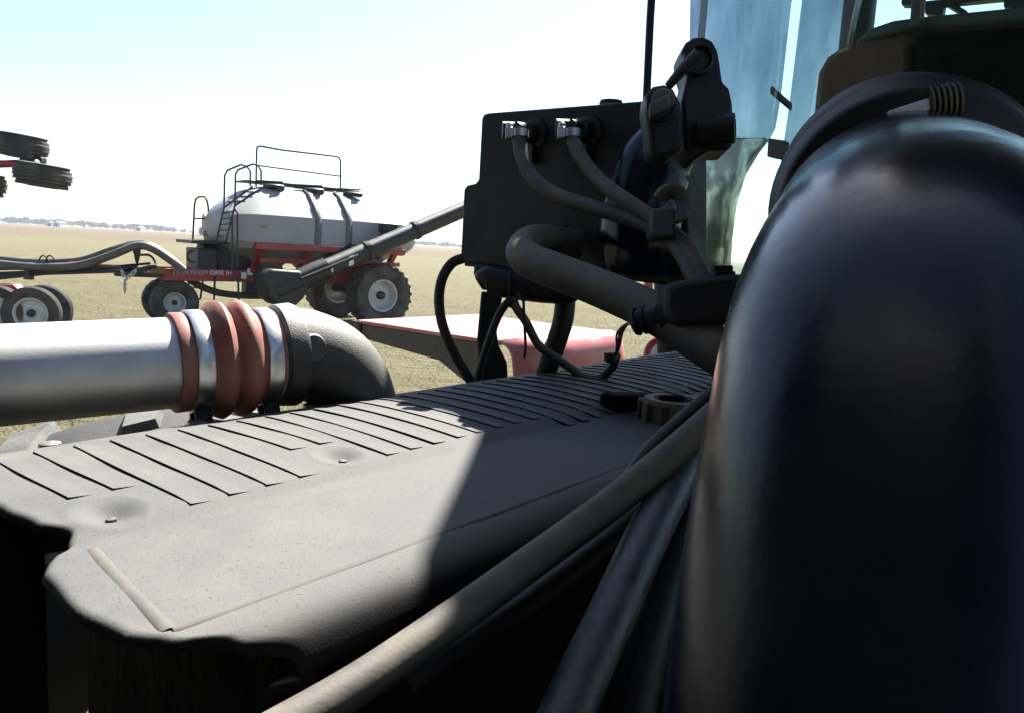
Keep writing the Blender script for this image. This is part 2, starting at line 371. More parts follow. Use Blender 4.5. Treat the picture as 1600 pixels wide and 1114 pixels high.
# ------------------------------------------------------------------ wheels
def tyre_prof(R, w, rim):         # cross-section: distance along the axle, radius
    h = w / 2
    return [(-h * .62, rim), (-h * .80, rim + (R - rim) * .12), (-h * .98, rim + (R - rim) * .42), (-h, rim + (R - rim) * .62), (-h * .93, R * .955), (-h * .72, R * .99), (-h * .3, R),
            (h * .3, R), (h * .72, R * .99), (h * .93, R * .955), (h, rim + (R - rim) * .62), (h * .98, rim + (R - rim) * .42), (h * .80, rim + (R - rim) * .12), (h * .62, rim)]
def wheel(parent, c, ax, R, w, rim, style, mt, rimmat, n=48, T=None, label=None, nl=22, lugmat=None):
    ax = V(ax).normalized(); c = V(c)      # ax points to the outer face
    g = G()
    pr = tyre_prof(R, w, rim)
    if style == 'rib':
        top = []
        for k in range(6):
            s = -w / 2 * .8 + w * .8 * k / 5; e = w * .8 / 5
            rr_ = R * (1 - .22 * abs(s / (w / 2)) ** 2.6); top += [(s - e * .32, rr_), (s + e * .32, rr_), (s + e * .36, rr_ - R * .016), (s + e * .62, rr_ - R * .03)]
        top = top[:-2]; pr = pr[:5] + top + pr[9:]
    g.lathe(c, ax, pr, n, closed=True)
    lg = g if lugmat is None else G()
    if style == 'lug':
        u = V((0, 0, 1)) if abs(ax.z) < .9 else V((1, 0, 0)); u = (u - ax * u.dot(ax)).normalized(); w_ = ax.cross(u)
        for s in (-1, 1):
            for k in range(nl):
                th = 2 * math.pi * (k + (.25 if s > 0 else -.25)) / nl
                rows = []
                for j in range(4):
                    q = j / 3; off = s * (w * .02 + w * .47 * q); tt = th + s * 0 + .30 * (1 - q) * (22 / nl) * .55
                    rr = R * (1.0 - .03 * q * q)
                    rad = u * math.cos(tt) + w_ * math.sin(tt); tg = -u * math.sin(tt) + w_ * math.cos(tt)
                    wd = R * .05 * (22 / nl) * (1 + .25 * q); hh = R * .045
                    b0 = c + ax * off + rad * (rr - R * .02)
                    rows.append([b0 - tg * wd, b0 - tg * wd * .75 + rad * hh, b0 + tg * wd * .75 + rad * hh, b0 + tg * wd])
                vs = [p for r in rows for p in r]; fs = []
                for j in range(3):
                    for i in range(3): fs.append((j * 4 + i, j * 4 + i + 1, j * 4 + i + 5, j * 4 + i + 4))
                fs += [(0, 3, 2, 1), (12, 13, 14, 15)]
                lg.add(vs, fs)
    t = mk('tyre', g, mt, parent, T=T, label=label, sharp=32)
    if lugmat: mk('tread', lg, lugmat, t, T=T, sharp=30)
    if rimmat:
        g = G(); h = w / 2
        g.lathe(c, ax, [(h * .62, rim * 1.01), (h * .70, rim * 1.03), (h * .70, rim * .95), (h * .55, rim * .90), (h * .25, rim * .86), (h * .05, rim * .80), (h * .12, rim * .62), (h * .2, rim * .45), (h * .2, rim * .2), (h * .2, .001)], n, cap=False)
        rm = mk('rim', g, rimmat, t, T=T)
        g = G(); g.lathe(c + ax * h * .2, ax, [(-.02, rim * .27), (h * .3, rim * .26), (h * .36, rim * .2), (h * .36, .001)], 20)
        mk('hub', g, M['cartblk'], t, T=T)
        g = G(); u = V((0, 0, 1)); u = (u - ax * u.dot(ax)).normalized(); w_ = ax.cross(u)
        for k in range(8):
            g = G(); an = 2 * math.pi * k / 8 + .2; g.lathe(c + ax * h * .18 + (u * math.cos(an) + w_ * math.sin(an)) * rim * .38, ax, [(0, rim * .045), (h * .1, rim * .045), (h * .1, .001)], 6); mk('wheel_nut', g, M['zinc'], t, T=T)
    return t

# ------------------------------------------------------------------ air cart
cart_f = V((-.778, -.628, 0)); cart_l = V((.628, -.778, 0)); cart_o = V((-5.05, 24.3, 0))
TC = Matrix.Translation(cart_o) @ Matrix((cart_f, cart_l, eZ)).transposed().to_4x4()
cart = empty('air_cart', cart_o, 'grey-tanked air seeder cart on red frame with black loading auger', 'air cart')
def CP(px, py, ly):               # point of the cart's lengthwise plane y = ly, in cart coordinates
    v = ray(px, py); n_ = cart_l; o = cart_o + cart_l * ly
    q = cC + v * ((o - cC).dot(n_) / v.dot(n_)); return TC.inverted() @ q
wheel(cart, (0, 1.5, .92), (0, 1, 0), .93, .78, .47, 'lug', M['tyre'], M['rim'], T=TC, nl=24, label='near rear flotation tyre with silver rim')
wheel(cart, (0, -1.5, .92), (0, 1, 0), .93, .78, .47, 'lug', M['tyre'], M['rim'], T=TC, nl=24)
for yy in (.42, -.38): wheel(cart, (5.55, yy, .61), (.16, 1, 0), .60, .52, .27, 'lug', M['tyre'], M['rim'], T=TC, nl=20, n=40)
g = G(); g.tube([(0, -1.4, .92), (0, 1.4, .92)], .11, 10); g.box((0, 0, 1.2), (.25, 0, 0), (0, 1.0, 0), (0, 0, .18)); mk('rear_axle', g, M['cartblk'], cart, T=TC)
g = G(); g.tube([(5.55, -.2, .61), (5.55, .2, .61)], .07, 8); g.tube([(5.55, 0, .61), (5.5, 0, 1.25)], .11, 10); g.box((5.5, 0, 1.12), (.28, 0, 0), (0, .18, 0), (0, 0, .07)); mk('front_axle', g, M['cartblk'], cart, T=TC)
for yy in (.62, -.62):
    g = G(); g.box((2.5, yy, 1.36), (3.35, 0, 0), (0, .09, 0), (0, 0, .16)); mk('frame_rail', g, M['cartred'], cart, T=TC, bevel=.015)
for xx in (5.75, 3.6, 1.6, -.6):
    g = G(); g.box((xx, 0, 1.36), (.09, 0, 0), (0, .525, 0), (0, 0, .13)); mk('cross_beam', g, M['cartred'], cart, T=TC, bevel=.01)
g = G(); g.bar((5.8, .5, 1.36), (6.9, .06, 1.36), (0, .06, 0), (0, 0, .1)); g.bar((5.8, -.5, 1.36), (6.9, -.06, 1.36), (0, .06, 0), (0, 0, .1)); mk('drawbar', g, M['cartblk'], cart, T=TC)
# tank: eight-sided shell with tapered ends and hopper bottoms
def tank_sec(x, sx, top, bot):
    hw = 1.5 * sx; hz = 2.25
    pts = [(0, top), (.55 * sx, top - .03), (.92 * sx, top - .2 * sx), (1.26 * sx, 3.06 + (top - 3.06) * .38), (hw, 3.06), (hw * 1.005, 2.7), (hw * .985, 2.32), (hw * .86, 2.12), (.9 * sx, bot + .2), (.5 * sx, bot), (0, bot)]
    kz = .35 + .65 * min(1, max(0, (sx - .5) / .45)); pts = pts[:4] + [(a_, 2.78 + (b_ - 2.78) * kz) for a_, b_ in pts[4:]]
    full = pts + [(-a_, b_) for a_, b_ in pts[-2:0:-1]]
    return [(x, a_, b_) for a_, b_ in full]
secs = [(-1.62, .52, 3.0, 2.15), (-1.45, .72, 3.12, 2.05), (-1.05, .90, 3.34, 1.95), (-.3, .99, 3.62, 1.85), (.5, 1, 3.86, 1.75), (.55, 1, 3.87, 1.75), (1.6, 1, 3.90, 1.72), (3.1, 1, 3.88, 1.75), (3.6, .98, 3.74, 1.85), (4.05, .92, 3.46, 1.98), (4.32, .80, 3.22, 2.1), (4.44, .6, 3.06, 2.2)]
rings = [tank_sec(*s) for s in secs]; nn = len(rings[0]); g = G()
g.add([p for r in rings for p in r], [(i * nn + k, i * nn + (k + 1) % nn, (i + 1) * nn + (k + 1) % nn, (i + 1) * nn + k) for i in range(len(rings) - 1) for k in range(nn)] + [tuple(range(nn)), tuple((len(rings) - 1) * nn + k for k in range(nn))])
tank = mk('tank', g, M['tank'], cart, 'long grey faceted tank with sloping upper sides', T=TC, sharp=28)
for xx in (1.98, 1.03):
    sec = tank_sec(0, 1.012, 3.92, 1.7); g = G(); vs = []
    idx = list(range(0, 8))
    for dx in (-.09, .09):
        vs += [(xx + dx, sec[i][1], sec[i][2] + (.012 if i < 4 else 0)) for i in idx]
    g.add(vs, [(i, i + 1, i + 9, i + 8) for i in range(7)]); s_ = mk('tank_strap', g, M['strap'], tank, T=TC)
    so = s_.modifiers.new('thick', 'SOLIDIFY'); so.thickness = .03; so.offset = 0
# red cradle under the tank
g = G()
for yy in (1.40, -1.40): g.box((1.45, yy, 2.22), (2.3, 0, 0), (0, .14, 0), (0, 0, .085))
mk('cradle_rail', g, M['cartred'], cart, T=TC, bevel=.01)
g = G(); g.box((1.3, 1.05, 1.83), (2.2, 0, 0), (0, .09, 0), (0, 0, .06)); mk('cradle_rail', g, M['cartred'], cart, T=TC)
for xx in (3.55, 2.2, .9, -.6):
    for s in (1, -1):
        g = G(); g.bar((xx, s * .62, 1.45), (xx, s * 1.36, 2.2), (.07, 0, 0), (0, -s * .05, .05)); mk('cradle_strut', g, M['cartred'], cart, T=TC)
for i, xx in enumerate((3.0, 1.5, .1)):
    g = G(); top, b_ = 1.98, 1.45
    t4 = [(xx - .65, -.9, top), (xx + .65, -.9, top), (xx + .65, .9, top), (xx - .65, .9, top)]; b4 = [(xx - .2, -.25, b_), (xx + .2, -.25, b_), (xx + .2, .25, b_), (xx - .2, .25, b_)]
    g.add(t4 + b4, [(0, 1, 2, 3), (4, 7, 6, 5), (0, 4, 5, 1), (1, 5, 6, 2), (2, 6, 7, 3), (3, 7, 4, 0)]); mk('hopper', g, M['tank'], cart, T=TC)
# deck, lids and rail on top
g = G(); g.box((1.9, 0, 3.98), (1.75, 0, 0), (0, .38, 0), (0, 0, .025)); mk('catwalk', g, M['cartblk'], cart, T=TC)
for xx in (2.9, 1.7, .45):
    g = G(); g.lathe((xx, .55, 3.86), (0, 0, 1), [(-.03, .3), (.05, .3), (.08, .26), (.09, .001)], 20); g.box((xx, .88, 3.84), (.10, 0, 0), (0, .03, 0), (0, 0, .06)); g.bar((xx - .25, .55, 4.03), (xx + .5, .55, 4.0), (0, .04, 0), (0, 0, .02)); mk('hatch_lid', g, M['cartblk'], cart, T=TC)
RY = -.35
def cpath(l, ly): return smooth_path([CP(x, y, ly) for x, y in l], 4)
def poly_tube(name, pts, r, m=None, n=8): g = G(); g.tube(pts, r, n); return mk(name, g, m or M['rail'], cart, T=TC)
poly_tube('handrail', [CP(*q, RY) for q in ((400, 293), (401, 236), (402, 230), (407, 229), (440, 235), (525, 245), (530, 247), (532, 252), (532, 298))], .027)
poly_tube('handrail', [CP(401, 259, RY), CP(532, 276, RY)], .022)
poly_tube('handrail', [CP(401, 283, RY), CP(532, 296, RY)], .022)
# ladder with hooped handrails at the front
poly_tube('ladder_rail', [CP(*q, 1.12) for q in ((338, 378), (350, 325), (351, 275), (355, 267), (376, 258), (385, 260), (391, 268), (391, 292))], .026)
poly_tube('ladder_rail', [CP(*q, 1.56) for q in ((353, 378), (367, 322), (368, 273), (372, 266), (395, 257), (403, 259), (408, 268), (408, 290))], .026)
for i in range(6):
    t = i / 6
    poly_tube('ladder_rung', [CP(338 + 12 * t, 378 - 53 * t, 1.12), CP(353 + 14 * t, 378 - 56 * t, 1.56)], .018)
poly_tube('ladder_stringer', [CP(350, 325, 1.12), CP(395, 292, 1.12)], .026)
poly_tube('ladder_stringer', [CP(367, 322, 1.56), CP(410, 294, 1.56)], .026)
for i in range(1, 4):
    t = i / 4; g = G(); a_, b_ = CP(350 + 45 * t, 325 - 33 * t, 1.12), CP(367 + 43 * t, 322 - 28 * t, 1.56)
    g.bar(a_, b_, (.1, 0, 0), (0, 0, .015)); mk('ladder_rung', g, M['rail'], cart, T=TC)
poly_tube('grab_rail', [CP(*q, 1.58) for q in ((363, 440), (363, 330))], .024)
poly_tube('grab_rail', [CP(*q, 1.58) for q in ((371, 420), (371, 334), (367, 328))], .024)
poly_tube('hoop_rail', [CP(*q, -.6) for q in ((301, 378), (304, 320), (306, 312), (311, 308), (319, 308), (323, 313), (325, 322), (331, 378))], .027)
poly_tube('hoop_rail', [CP(303, 342, -.6), CP(327, 342, -.6)], .022)
# front work platform and engine-driven fan
g = G(); g.prism([CP(*q, .7) for q in ((300, 376), (388, 378), (388, 383), (300, 381))], (0, -1.5, 0)); mk('platform', g, M['cartblk'], cart, T=TC)
fc = CP(333, 400, 0)
g = G(); g.lathe(fc + V((.4, 0, 0)), (-1, 0, 0), [(0, .25), (.05, .42), (.5, .45), (.62, .3), (.62, .001)], 24); g.box(fc + V((-.5, 0, -.05)), (.5, 0, 0), (0, .4, 0), (0, 0, .34)); g.box(fc + V((.35, .1, -.1)), (.25, 0, 0), (0, .55, 0), (0, 0, .3)); mk('fan_housing', g, M['cartblk'], cart, T=TC, bevel=.03)
poly_tube('fuel_line', cpath(((302, 392), (294, 396), (293, 404), (298, 409), (304, 410)), .3), .02, M['hoseblk'])
# steps hanging under the frame
for xs in ((336, 372),):
    for x in xs:
        g = G(); a_, b_ = CP(x, 432, .78), CP(x + (-2 if x < 350 else 1), 478, .78); g.tube([a_, b_], .03, 8); mk('step_rail', g, M['rail'], cart, T=TC)
    for yy in (462, 478): poly_tube('step_tread', [CP(336, yy - 1, .78), CP(372, yy, .78)], .025)
poly_tube('step_rail', [CP(297, 435, -.5), CP(293, 450, -.5)], .03); poly_tube('step_rail', [CP(317, 440, -.5), CP(313, 468, -.5)], .03)
poly_tube('step_tread', [CP(293, 450, -.5), CP(316, 450, -.5)], .022); poly_tube('step_tread', [CP(300, 467, -.5), CP(313, 468, -.5)], .022)
# seed hose hanging under the frame, manifold
for dy in (0, .22):
    g = G(); g.tube(smooth_path([CP(282, 420, -.1 + dy), CP(300, 440, -.1 + dy), CP(335, 456, dy - .1), CP(375, 462, dy - .1), CP(420, 463, dy - .1)], 5), .095, 10); mk('seed_hose', g, M['fathose'], cart, T=TC)
for x in (388, 402, 416):
    g = G(); c = CP(x, 447, .3); g.box(c, (.13, 0, 0), (0, .2, 0), (0, 0, .22)); g.lathe(c + V((0, 0, .2)), (0, 0, 1), [(0, .1), (.3, .07), (.3, .001)], 10); mk('meter_box', g, M['cartblk'], cart, T=TC, bevel=.02)
g = G()
for k in range(14):
    q = CP(325 + k * 7 + random.uniform(-2, 2), 436 + random.uniform(-2, 3), .5); g.box(q, (random.uniform(.04, .12), 0, 0), (0, .06, 0), (0, 0, random.uniform(.02, .06)))
mk('valve_block', g, M['cartblk'], cart, T=TC)
# auger
AU = 2.25
pa, pb = CP(428, 455, AU), CP(748, 318, AU)
g = G(); d_ = (pb - pa).normalized(); L = (pb - pa).length
g.tube([pa, pa + d_ * 1.6], .30, 20); g.lathe(pa + d_ * 1.5, d_, [(0, .26), (.02, .255), (L - 1.6, .24)], 20); aug = mk('auger_tube', g, M['cartblk'], cart, 'long black loading auger slanting up to the right', T=TC)
for t in (2.9, 4.6):
    g = G(); g.lathe(pa + d_ * t, d_, [(0, .28), (.12, .28)], 20); mk('auger_collar', g, M['cartblk'], aug, T=TC)
g = G(); c = CP(448, 442, AU - .1); pts = [CP(*q, AU + .25) for q in ((413, 430), (424, 421), (470, 424), (484, 445), (476, 466), (459, 482), (436, 478), (420, 466))]
g.prism(pts, (0, -.9, 0)); mk('auger_hopper', g, M['cartblk'], aug, T=TC, bevel=.06)
g = G(); g.tube([CP(470, 437, AU + .45), CP(560, 400, AU + .45)], .05, 10); mk('auger_motor_line', g, M['cartblk'], aug, T=TC)
for x, y in ((549, 408), (517, 423)):
    g = G(); c = CP(x, y, AU + .262); dv = CP(x + 4, y - 1.7, AU + .262) - c; g.box(c, dv * .9, (0, .006, 0), (0, 0, .13 if x > 540 else .08)); mk('decal', g, M['white'], aug, T=TC)
g = G(); g.bar(CP(590, 390, 1.7), CP(607, 352, 1.7), (.09, 0, 0), (0, .09, 0)); g.bar(CP(592, 382, 1.9), CP(618, 385, 1.9), (.12, 0, 0), (0, .1, 0)); g.box(CP(606, 357, 1.75), (.2, 0, 0), (0, .2, 0), (0, 0, .12)); mk('auger_bracket', g, M['cartblk'], cart, T=TC, bevel=.02)
g = G(); g.bar(CP(628, 398, 1.2), CP(585, 394, 1.2), (0, .05, 0), (0, 0, .05)); mk('rear_bumper', g, M['cartblk'], cart, T=TC)
g = G(); g.box(CP(622, 397, 1.26), (.16, 0, 0), (0, .008, 0), (0, 0, .045)); mk('reflector', g, M['yellow'], cart, T=TC)
g = G(); g.box(CP(562, 388, 1.62), (.26, 0, 0), (0, .01, 0), (0, 0, .05)); mk('warning_decal', g, M['yellow'], cart, T=TC)
g = G(); g.prism([CP(*q, 1.55) for q in ((535, 388), (548, 382), (580, 386), (600, 392), (600, 397), (565, 393), (548, 391), (520, 404), (515, 402))], (0, -.5, 0)); mk('rear_fender', g, M['cartblk'], cart, T=TC)
g = G(); g.prism([CP(*q, .75) for q in ((490, 420), (585, 402), (600, 420), (570, 445), (500, 440))], (0, -.12, 0)); mk('side_plate', g, M['cartred'], cart, T=TC, bevel=.02)
g = G(); g.box(CP(487, 418, 1.3), (.22, 0, 0), (0, .12, 0), (0, 0, .06)); mk('toolbox', g, M['rim'], cart, T=TC, bevel=.02)
def text(body, c, xd, zd, size, m, parent, name='lettering', shear=0):
    cu = bpy.data.curves.new(name, 'FONT'); cu.body = body; cu.size = size; cu.align_x = 'CENTER'; cu.align_y = 'CENTER'; cu.extrude = .002; cu.shear = shear
    o = bpy.data.objects.new(name, cu); col.objects.link(o)
    dg = bpy.context.evaluated_depsgraph_get(); me = bpy.data.meshes.new_from_object(o.evaluated_get(dg))
    bpy.data.objects.remove(o); bpy.data.curves.remove(cu)
    xd, zd = V(xd).normalized(), V(zd).normalized(); mx = Matrix((xd, zd, xd.cross(zd))).transposed().to_4x4()
    me.transform(mx); me.materials.clear(); me.materials.append(m)
    o = bpy.data.objects.new(name, me); col.objects.link(o); o.parent = parent; o.location = V(c) - WL[parent]; WL[o] = V(c); return o
for body, x, y, sz, sh in (('precision air', 307, 425, .24, .3), ('CASE IH', 345, 427, .17, 0)):
    c = TC @ (CP(x, y, .722)); text(body, c, -cart_f, eZ, sz, M['decalgrey' if sh else 'white'], cart, shear=sh)
for x, y, ww, m_ in ((232, 421, .10, 'white'), (246, 422, .2, 'yellow'), (381, 431, .07, 'white'), (391, 425, .08, 'white'), (399, 426, .1, 'yellow')):
    g = G(); g.box(CP(x, y, .722), (ww, 0, 0), (0, .004, 0), (0, 0, .09)); mk('decal', g, M[m_], cart, T=TC)
# small orange mark on the tank side
g = G(); c = CP(408, 354, 1.512); g.add([c + V((.12, 0, -.03)), c + V((-.14, 0, -.05)), c + V((-.16, 0, .05)), c + V((-.02, 0, 0))], [(0, 1, 2, 3)]); mk('decal', g, M['yellow'], tank, T=TC)

# ------------------------------------------------------------------ seeder, its folded wing wheels in the air
sd_o = Zp(20, 520, 0)
seeder = empty('seeder', sd_o, 'red folded seeding implement with ribbed wheels at left edge', 'seeder')
SD = 16.6
vx = V((.80, -.60, 0))
def swheel(x, y, d, ax, R, w, lab=None, rm=True): return wheel(seeder, P(x, y, d), ax, R, w, R * .52, 'rib', M['tyre'], M['rim'] if rm else None, n=40, label=lab)
# near the ground
zc = .575
def ground_wheel(x, d, ax):
    p = P(x, 487, d); p.z = .58; return wheel(seeder, p, ax, .575, .36, .33, 'rib', M['tyre'], M['rim'], n=44)
ground_wheel(50, 16.6, (.30, -.95, 0)); ground_wheel(70, 17.3, (.30, -.95, 0)); ground_wheel(-6, 16.5, (.30, -.95, 0)); ground_wheel(12, 17.2, (.30, -.95, 0))
g = G(); g.prism([P(*q, 16.95) for q in ((-60, 443), (19, 445), (48, 470), (30, 470), (-60, 472))], V((0, .3, 0))); mk('wheel_beam', g, M['cartred'], seeder, bevel=.03)
g = G(); g.prism([P(*q, 16.91) for q in ((-60, 451), (17, 452), (18, 457), (-60, 456))], V((0, .02, 0))); mk('reflective_stripe', g, M['yellow'], seeder)
g = G(); g.tube([P(-20, 492, 16.9), P(60, 487, 17.2)], .07, 10); mk('axle', g, M['cartblk'], seeder)
# wing wheels, lying nearly flat, 2.9 m up
swheel(33, 229, 15.4, (.10, .02, .99), .50, .44, 'upper wheel of the folded wing, seen from below', False)
swheel(67, 275, 15.2, (.10, .02, .99), .52, .44, 'lower wheel of the folded wing, ribbed tread', False)
swheel(-34, 287, 15.4, (.10, .02, .99), .50, .44, None, False)
g = G(); g.tube([P(-80, 260, 15.5), P(28, 256, 15.3), P(44, 254, 15.3)], .075, 10); mk('wing_arm', g, M['cartred'], seeder)
g = G(); g.tube([P(47, 248, 15.3), P(54, 262, 15.25)], .14, 12); g.box(P(52, 252, 15.4), (.22, 0, .02), (0, .1, 0), (0, 0, .06)); mk('wheel_pivot', g, M['cartblk'], seeder, bevel=.02)
for x, y in ((33, 238), (67, 284)):
    g = G(); g.lathe(P(x, y, 15.2), (.10, .02, .99), [(-.12, .001), (-.12, .26), (.06, .25), (.06, .001)], 24); mk('wheel_disc', g, M['cartblk'], seeder)
# tow frame and hoses to the cart
def stube(name, l, r, m, k=6, n=10): g = G(); g.tube(px_path(l, k), r, n); return mk(name, g, m, seeder)
stube('tow_beam', ((-60, 431, 18.5), (200, 421, 18.8)), .055, M['cartblk'], 1)
stube('tow_beam', ((-60, 441, 18.3), (70, 428, 18.6), (195, 424, 18.7)), .04, M['cartblk'], 1)
stube('tow_beam', ((-60, 420, 18.9), (128, 416, 18.9), (215, 420, 19.2)), .07, M['cartblk'], 1)
for i, (dy, dd) in enumerate(((0, 0), (3, .35), (7, -.3))):
    stube('seed_hose', ((-60, 400 + dy * .6, 18.9 + dd), (0, 406 + dy, 18.9 + dd), (60, 411 + dy, 18.9 + dd), (125, 408 + dy, 18.9 + dd), (175, 392 + dy, 19 + dd), (212, 382 + dy * .4, 19.2 + dd), (238, 386 + dy * .4, 19.3 + dd), (268, 406 + dy * .3, 19.5 + dd), (287, 423, 19.7 + dd)), .10, M['fathose'])
for q in (((30, 415, 18.8), (90, 424, 18.8), (140, 421, 18.9), (190, 416, 19), (235, 412, 19.2)), ((70, 420, 18.6), (120, 418, 18.7), (160, 424, 18.8), (215, 417, 19))):
    stube('hydraulic_line', q, .03, M['hoseblk'])
stube('hydraulic_line', ((110, 410, 18.7), (150, 416, 18.7), (190, 418, 18.8)), .022, M['cartred'])
g = G(); g.tube([P(214, 386, 19), P(214, 396, 19)], .09, 10); g.lathe(P(214, 395, 19), (0, 0, -1), [(0, .08), (.2, .05), (.32, .001)], 10); mk('hose_post', g, M['cartblk'], seeder)
stube('hose_post_arm', ((216, 399, 19), (232, 399, 19), (240, 405, 19.1), (243, 412, 19.1)), .03, M['cartblk'])
for q in ((-0, 0), (15, 3), (30, -2)):
    g = G(); g.box(P(195 + q[0], 423 + q[1], 18.9), (.12, 0, .03), (0, .1, 0), (0, 0, .06)); g.lathe(P(200 + q[0], 420 + q[1], 18.9), (1, .3, .1), [(0, .05), (.22, .05)], 8); mk('hitch_fitting', g, M['cartblk'], seeder, bevel=.01)
stube('stand_pin', ((44, 424, 18.5), (44, 435, 18.5)), .06, M['cartblk'], 1)
stube('stand_pin', ((146, 415, 18.7), (146, 423, 18.7)), .04, M['cartblk'], 1)
g = G(); g.box(P(45, 434, 18.5), (.1, 0, 0), (0, .05, 0), (0, 0, .05)); mk('stand_foot', g, M['cartblk'], seeder)
for i in range(9):
    y0 = 426 + i * 3.6 if i > 3 else 424 + i * 3.2
    x0 = 195 if i > 3 else 190 + i * 1.5
    g = G(); c = P(x0, y0, 18.6); a1, a2 = (V((.05, 0, 0)), V((0, .05, 0))) if i % 2 else (V((0, .05, 0)), V((.05, 0, 0)))
    ring = [c + a1 * .6 * math.cos(t) + V((0, 0, .05)) * math.sin(t) for t in [k * math.pi / 6 for k in range(13)]]
    g.tube(ring, .014, 6, cap=False); mk('chain_link', g, M['zinc'], seeder)
for i in range(5):
    g = G(); c = P(212 - i * 3.4, 424 + i * 2.8, 18.6); a1 = V((.05, 0, 0)) if i % 2 else V((0, .05, 0))
    g.tube([c + a1 * .6 * math.cos(t) + V((0, 0, .05)) * math.sin(t) for t in [k * math.pi / 6 for k in range(13)]], .014, 6, cap=False); mk('chain_link', g, M['zinc'], seeder)
for x in (68, 78):
    g = G(); c = P(x, 409, 18.7); g.tube([c + V((.10 * math.cos(t), 0, .14 * math.sin(t))) for t in [k * math.pi / 8 for k in range(17)]], .02, 6, cap=False); mk('hose_tie', g, M['cartblk'], seeder)

# ------------------------------------------------------------------ tractor
ZC = 2.28                         # top of the engine cover
tractor = empty('tractor', E(1.0, -.55, 0), 'large tractor seen over its open engine bay, cab at right', 'tractor')
def tp(name, g, m, label=None, parent=None, **k): return mk(name, g, M[m], parent or tractor, label, **k)

# engine cover
B0, B1 = -.832, -.390             # far edge and start of the near roll-down
def interp(x, tab):
    if x <= tab[0][0]: return tab[0][1]
    for (x0, y0), (x1, y1) in zip(tab, tab[1:]):
        if x <= x1:
            t = (x - x0) / (x1 - x0); t = t * t * (3 - 2 * t); return y0 + (y1 - y0) * t
    return tab[-1][1]
FRONT = [(-.85, .17), (-.70, .185), (-.635, .200), (-.60, .208), (-.575, .222), (-.56, .215), (-.545, .195), (-.525, .186), (-.46, .180), (-.415, .186), (-.39, .200), (-.372, .228), (-.358, .262), (-.34, .31), (-.30, .33)]
def crown(b):
    t = max(-1, min(1, (b + .69) / .135)); return .010 * (1 - t * t)
def ztop(b):
    z = crown(b)
    z -= .004 * max(0, min(1, (b + .575) / .02))
    return ZC + z
def profile():
    p = [(B0 - .012, ZC - .12), (B0 - .010, ZC - .08)]
    for k in range(7):
        t = k / 6 * math.pi / 2; p.append((B0 - .008 + .018 * (1 - math.cos(t)), ZC - .018 * (1 - math.sin(t))))
    bs = [B0 + .012 + (-.64 - B0 - .012) * k / 16 for k in range(1, 16)] + [-.64 + .0032 * k for k in range(29)] + [-.5504 + (B1 + .5504) * k / 20 for k in range(1, 20)]
    for b in bs: p.append((b, ztop(b)))
    r = .034; z0 = ztop(B1)
    for k in range(0, 13):
        t = k / 12 * R_(74); p.append((B1 + r * math.sin(t), z0 - r * (1 - math.cos(t))))
    bl, zl = p[-1]; p += [(bl + .002, zl - .008), (bl + .001, zl - .012), (bl - .008, zl - .013)]
    return p
DIM = [(.257, -.590), (.487, -.600)]
prof = profile(); rows = []
for kind_, q in [('i', .012), ('d', .009)] + [('r', k / 6) for k in range(7)] + [('s', k * .0021) for k in range(1, 96)] + [('s', .1995 + .8005 * k / 50) for k in range(1, 51)]:
    row = []
    for b, z in prof:
        a0 = interp(b, FRONT); rr = .007
        if kind_ == 'i': row.append(E(a0 + .012, b, z - q))
        elif kind_ == 'd': row.append(E(a0 + .004, b, z - q))
        elif kind_ == 'r':
            t = q * math.pi / 2; row.append(E(a0 + rr * (1 - math.cos(t)), b, z - rr * (1 - math.sin(t))))
        else:
            aa = a0 + rr + (1.95 - a0 - rr) * q
            if z > ZC - .03: z += .0009 * noise.noise(V((aa * 14, b * 14, 1)))
            for da, db in DIM:
                dd = math.hypot(aa - da, b - db)
                if dd < .026: t = 1 - dd / .026; z -= .0078 * t * t * (3 - 2 * t)
                elif dd < .031: z += .0012 * (1 - abs(dd - .0285) / .0025)
            row.append(E(aa, b, z))
    rows.append(row)
g = G(); g.grid(rows)
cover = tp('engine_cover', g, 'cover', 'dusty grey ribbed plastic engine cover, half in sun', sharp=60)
# ribs
far_px = [(0, 726), (66, 716), (128, 705), (186, 696), (240, 686), (291, 678), (337, 670), (382, 663), (424, 655), (462, 649), (499, 643), (535, 636), (567, 631), (598, 625)]
ra = [Zp(x, y, ZC + .004).dot(eA) for x, y in far_px]
step_ = (ra[-1] - ra[2]) / (len(ra) - 3)
while ra[-1] < 1.78: ra.append(ra[-1] + step_)
for i, a in enumerate(ra):
    bn = -.568 - .012 * min(1, max(0, (a - .25) / .5)) if a < .80 else -.548
    wd = step_ * .54
    for da, db in DIM:            # the rib stops short of a moulded bolt recess
        if -.024 - wd < a - da < .022: bn = db - .036
    n = 12; rows = []
    top, bot = [], []
    for k in range(n + 1):
        b = -.792 + (bn + .792) * k / n
        bow = -.010 * ((bn + .792) / .22) ** 2 * math.sin(math.pi * k / n)
        e0, e1 = a + bow, a + bow + wd
        z = ZC + crown(b) - (.004 * max(0, min(1, (b + .575) / .02)))
        rows.append([E(e0, b, z - .004), E(e0 + .0005, b, z + .0018), E(e1 - .001, b, z + .0003), E(e1, b, z - .004)])
    g = G(); vs = [p for r in rows for p in r]; fs = []
    for k in range(n):
        for j in range(3): fs.append((k * 4 + j, k * 4 + j + 1, k * 4 + j + 5, k * 4 + j + 4))
    fs += [(3, 2, 1, 0), (n * 4, n * 4 + 1, n * 4 + 2, n * 4 + 3)]
    g.add(vs, fs); mk('rib', g, M['cover'], cover, sharp=30)
